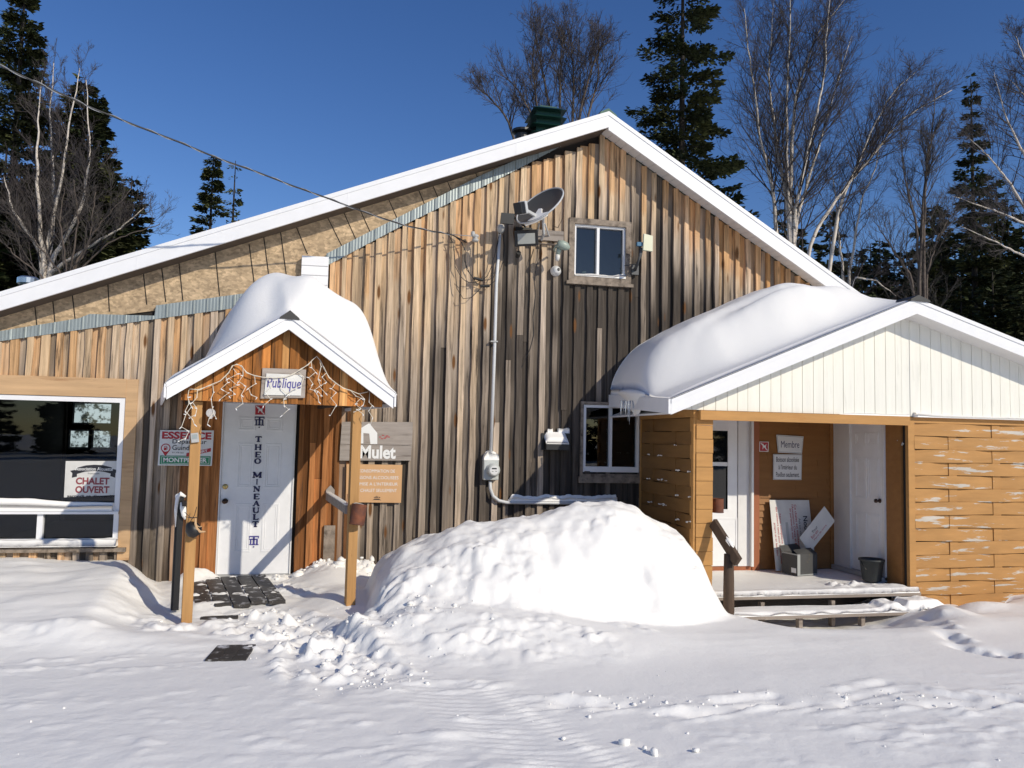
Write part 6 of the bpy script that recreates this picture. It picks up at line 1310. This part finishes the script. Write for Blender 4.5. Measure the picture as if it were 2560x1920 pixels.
# bare trees --------------------------------------------------------
def bare_tree(name, label, base, stems, bark, twigm, nlat=13, l1=1.5, r0=.09, seed=1, ups=.55, sub=8, sub2=5, group=None, top_only=.15, twr=.006, thick=1.):
    """stems: lists of (u, v, Y) photo points the main stems pass through"""
    rg = np.random.default_rng(seed); t = thing(name, label, 'tree', tuple(base), group)
    tm_, cr = MB(), [[], []]
    def seg(pts, rs, n=3):
        # fast tube into numpy lists
        P = np.array(pts); m_ = len(P); D = np.gradient(P, axis=0); D /= np.linalg.norm(D, axis=1)[:, None]+1e-9
        up = np.array([.3, .2, .93]); A = np.cross(D, up); A /= np.linalg.norm(A, axis=1)[:, None]+1e-9; B = np.cross(D, A)
        th = 2*np.pi*np.arange(n)/n; V = P[:, None, :]+(A[:, None, :]*np.cos(th)[None, :, None]+B[:, None, :]*np.sin(th)[None, :, None])*np.array(rs)[:, None, None]
        i, j = np.meshgrid(np.arange(m_-1), np.arange(n), indexing='ij'); b0 = i*n+j; b1 = i*n+(j+1) % n
        F_ = np.stack([b0, b1, b1+n, b0+n], -1).reshape(-1, 4); return V.reshape(-1, 3), F_
    nv = [0]
    def addc(pts, rs):
        V, F_ = seg(pts, rs); cr[0].append(V); cr[1].append(F_+nv[0]); nv[0] += len(V)
    def limb(p, d, L, r, nseg=5, wob=.16, upb=.10):
        pts = [p]; q = p.copy(); dd = d/np.linalg.norm(d)
        for k in range(nseg):
            dd = dd+rg.normal(0, wob, 3)+np.array([0, 0, upb]); dd /= np.linalg.norm(dd); q = q+dd*L/nseg; pts.append(q)
        return np.array(pts)
    def rdir(ax, ang):
        r_ = rg.normal(0, 1, 3); r_ -= ax*(r_@ax); r_ /= np.linalg.norm(r_)+1e-9; return ax*math.cos(ang)+r_*math.sin(ang)
    for si, st in enumerate(stems):
        P = np.array([aY(*p) if len(p) == 3 else p[0] for p in st]); 
        tt = np.linspace(0, 1, 26); k = np.linspace(0, 1, len(P)); Q = np.stack([np.interp(tt, k, P[:, a]) for a in range(3)], 1)
        for _ in range(2): Q[1:-1] = (Q[:-2]+Q[1:-1]*2+Q[2:])/4
        L = np.linalg.norm(np.diff(Q, axis=0), axis=1).sum(); Q[1:-1] += rg.normal(0, .010, (24, 3))
        rr = r0*thick*.8*(1-tt)**1.05*(L/6)**.3+.007; tm_.tube([tuple(q) for q in Q], [float(a) for a in rr], 7)
        for b in range(int(nlat*L/5)):
            s = top_only+(1-top_only)*rg.random()**.62; i = min(int(s*25), 24); ax = Q[i+1]-Q[i]; ax /= np.linalg.norm(ax); p0 = Q[i]+(Q[i+1]-Q[i])*(s*25-i)
            Lb = l1*(1.3-s)*rg.uniform(.45, 1.3)+.2; B1 = limb(p0, rdir(ax, rg.uniform(.45, .95))+np.array([0, 0, ups*.4]), Lb, 0, 6, .13, ups*.16)
            rb = min(rr[i]*.5, .005+.009*Lb); addc(B1, np.linspace(rb, twr*.8, 7))
            for c in range(int(sub*(.5+Lb/l1))):
                s2 = rg.uniform(.2, 1); i2 = min(int(s2*6), 5); a2 = B1[i2+1]-B1[i2]; a2 /= np.linalg.norm(a2); p2 = B1[i2]+(B1[i2+1]-B1[i2])*(s2*6-i2)
                L2 = Lb*.45*rg.uniform(.5, 1.2)*(1.15-s2*.6); B2 = limb(p2, rdir(a2, rg.uniform(.4, .9)), L2, 0, 4, .16, ups*.12); addc(B2, np.linspace(min(rb*.5, twr*1.3), twr*.55, 5))
                for e in range(sub2):
                    s3 = rg.uniform(.25, 1); i3 = min(int(s3*4), 3); a3 = B2[i3+1]-B2[i3]; a3 /= np.linalg.norm(a3)+1e-9; p3 = B2[i3]+(B2[i3+1]-B2[i3])*(s3*4-i3)
                    addc(limb(p3, rdir(a3, rg.uniform(.4, .8)), L2*rg.uniform(.3, .6), 0, 2, .15, ups*.1), [twr*.6, twr*.5, twr*.35])
    tm_.build('trunk', bark, t, smooth=True); mesh_np('crown', np.vstack(cr[0]), np.vstack(cr[1]), twigm, t, False); return t
def G0(u, Y): p = aY(u, 900, Y); return np.array([p[0], Y, -.4])
def ST(base, *pts): return [(base,)]+list(pts)
def st_(base, fork, pts):
    return [(base,), (fork)]+pts
# left birch
b = G0(120, 7.5)
bare_tree('birch_tree', 'multi-stemmed birch with cream trunks in front of the dark spruces at left', b, [
    [(b,), (113, 690, 7.5), (108, 650, 7.5), (135, 550, 7.5), (155, 440, 7.4), (180, 280, 7.3), (200, 170, 7.2)],
    [(b,), (112, 680, 7.5), (125, 620, 7.6), (138, 520, 7.7), (130, 400, 7.8), (126, 290, 7.8), (135, 150, 7.8)],
    [(b,), (110, 650, 7.5), (100, 560, 7.3), (92, 430, 7.2), (93, 330, 7.2), (105, 200, 7.2)],
    [(b,), (108, 640, 7.5), (75, 590, 7.2), (35, 530, 7.0), (10, 440, 6.9)],
    [(b,), (115, 680, 7.5), (160, 600, 7.4), (210, 500, 7.2), (225, 380, 7.1), (215, 200, 7.1)],
    [(b,), (116, 690, 7.5), (150, 665, 7.2), (215, 620, 7.0), (300, 570, 6.8), (360, 520, 6.7)]], BIRCH, TWIG, nlat=14, l1=1.05, r0=.062, seed=3, ups=.8, twr=0.0041)
b = G0(180, 6.5)
bare_tree('bare_shrub', 'tangled leafless shrub low along the left roof edge before the spruces', b, [
    [(b,), (175, 680, 6.5), (195, 560, 6.4), (185, 450, 6.3)], [(b,), (180, 670, 6.5), (250, 560, 6.3), (330, 470, 6.2)], [(b,), (170, 680, 6.5), (150, 560, 6.4), (160, 470, 6.3)],
    [(b,), (180, 690, 6.5), (280, 600, 6.3), (400, 560, 6.2)], [(b,), (160, 690, 6.5), (90, 610, 6.5), (40, 560, 6.4)], [(b,), (170, 690, 6.5), (220, 620, 6.4), (240, 480, 6.3)], [(b,), (120, 700, 6.5), (40, 640, 6.4), (0, 600, 6.3)]], BARKB, TWIGL, nlat=6, l1=1.2, r0=.026, seed=4, ups=.6, twr=0.0036)
# behind the chimney
b = G0(1375, 14)
bare_tree('bare_tree', 'wide leafless tree with dark fine twigs behind the green chimney', b, [
    [(b,), (1375, 420, 14), (1330, 290, 14), (1290, 215, 14), (1235, 175, 14)], [(b,), (1370, 400, 14), (1340, 260, 14), (1330, 150, 14), (1345, 60, 14)], [(b,), (1390, 350, 14), (1365, 220, 14.3), (1345, 130, 14.3), (1335, 55, 14.3)],
    [(b,), (1430, 330, 14), (1435, 220, 14), (1430, 140, 14), (1420, 50, 14)], [(b,), (1440, 330, 14), (1470, 200, 13.8), (1500, 120, 13.8), (1525, 100, 13.8)], [(b,), (1460, 330, 14), (1500, 180, 14.2), (1475, 90, 14.2)],
    [(b,), (1290, 360, 14), (1265, 290, 14), (1220, 240, 14), (1200, 225, 14)], [(b,), (1400, 350, 14), (1400, 200, 14), (1405, 110, 14), (1418, 40, 14)]], BARKB, TWIG, nlat=12, l1=1.6, r0=.055, seed=6, ups=.7, twr=0.0056)
# white birches right of the spruce
b = G0(1990, 9)
bare_tree('birch_tree', 'large white-stemmed birch clump fanning out above the right roof slope', b, [
    [(b,), (1978, 570, 9), (1968, 480, 9), (1965, 330, 9), (1970, 180, 9), (1975, 30, 9), (1980, -120, 9)], [(b,), (1980, 560, 9), (2000, 470, 8.8), (2030, 330, 8.6), (2062, 200, 8.5), (2066, 80, 8.5), (2080, -40, 8.5)],
    [(b,), (1985, 560, 9), (2020, 460, 9.2), (2060, 320, 9.3), (2095, 200, 9.4), (2130, 90, 9.4)], [(b,), (1975, 520, 9), (1945, 400, 9.2), (1940, 330, 9.2), (1920, 210, 9.2), (1925, 120, 9.2), (1935, 0, 9.2)],
    [(b,), (2010, 620, 9), (2080, 515, 8.8), (2140, 430, 8.7), (2165, 350, 8.6), (2230, 230, 8.5), (2290, 180, 8.5)], [(b,), (2100, 480, 9), (2180, 390, 8.7), (2250, 300, 8.6), (2380, 225, 8.5)],
    [(b,), (1940, 560, 9), (1930, 450, 9.1), (1905, 380, 9.1), (1890, 250, 9.1), (1870, 120, 9.1), (1860, 20, 9.1)], [(b,), (1975, 400, 9), (1990, 230, 9), (2040, 90, 9), (2110, 0, 9)]], BIRCH, TWIG, nlat=21, l1=1.9, r0=.055, seed=8, ups=.6, twr=0.0041)
b = G0(2120, 9.5)
bare_tree('birch_tree', 'pair of thin white birch stems rising behind the low end of the right roof slope', b, [
    [(b,), (2110, 690, 9.5), (2095, 580, 9.5), (2088, 480, 9.5), (2075, 400, 9.5)], [(b,), (2120, 700, 9.5), (2140, 580, 9.5), (2152, 500, 9.4), (2190, 420, 9.4), (2200, 350, 9.4)], [(b,), (2125, 690, 9.5), (2190, 700, 9.4), (2240, 740, 9.3)]], BIRCH, TWIG, nlat=14, l1=1.2, r0=.042, seed=9, ups=.6, twr=0.0037)
b = G0(2300, 8)
bare_tree('bare_tree', 'brown-barked leafless tree behind the annex ridge', b, [
    [(b,), (2298, 730, 8), (2305, 560, 8), (2310, 470, 8), (2330, 330, 8), (2340, 210, 8)], [(b,), (2300, 700, 8), (2290, 560, 8.1), (2262, 450, 8.1), (2250, 330, 8.1)], [(b,), (2310, 520, 8), (2318, 380, 7.9), (2360, 270, 7.9)],
    [(b,), (2315, 700, 8), (2340, 600, 7.9), (2390, 520, 7.8)], [(b,), (2285, 700, 8), (2230, 620, 8), (2190, 560, 8)]], BARKB, TWIGL, nlat=14, l1=1.2, r0=.05, seed=10, ups=.8, twr=0.0037)
b = G0(2700, 8)
bare_tree('birch_tree', 'pale birch leaning in from the right picture edge with drooping fine twigs', b, [
    [(b,), (2600, 450, 8), (2545, 360, 8), (2510, 280, 8), (2485, 180, 8)], [(b,), (2580, 550, 8), (2520, 450, 8), (2470, 390, 8), (2420, 340, 8)], [(b,), (2620, 300, 8), (2570, 180, 8), (2540, 90, 8)],
    [(b,), (2600, 660, 8), (2520, 620, 8), (2400, 565, 8)], [(b,), (2610, 580, 8), (2500, 530, 8), (2380, 490, 8)], [(b,), (2640, 400, 8), (2580, 260, 8), (2525, 200, 8)]], BIRCH, TWIG, nlat=14, l1=1.5, r0=.05, seed=12, ups=.3, twr=0.0041)
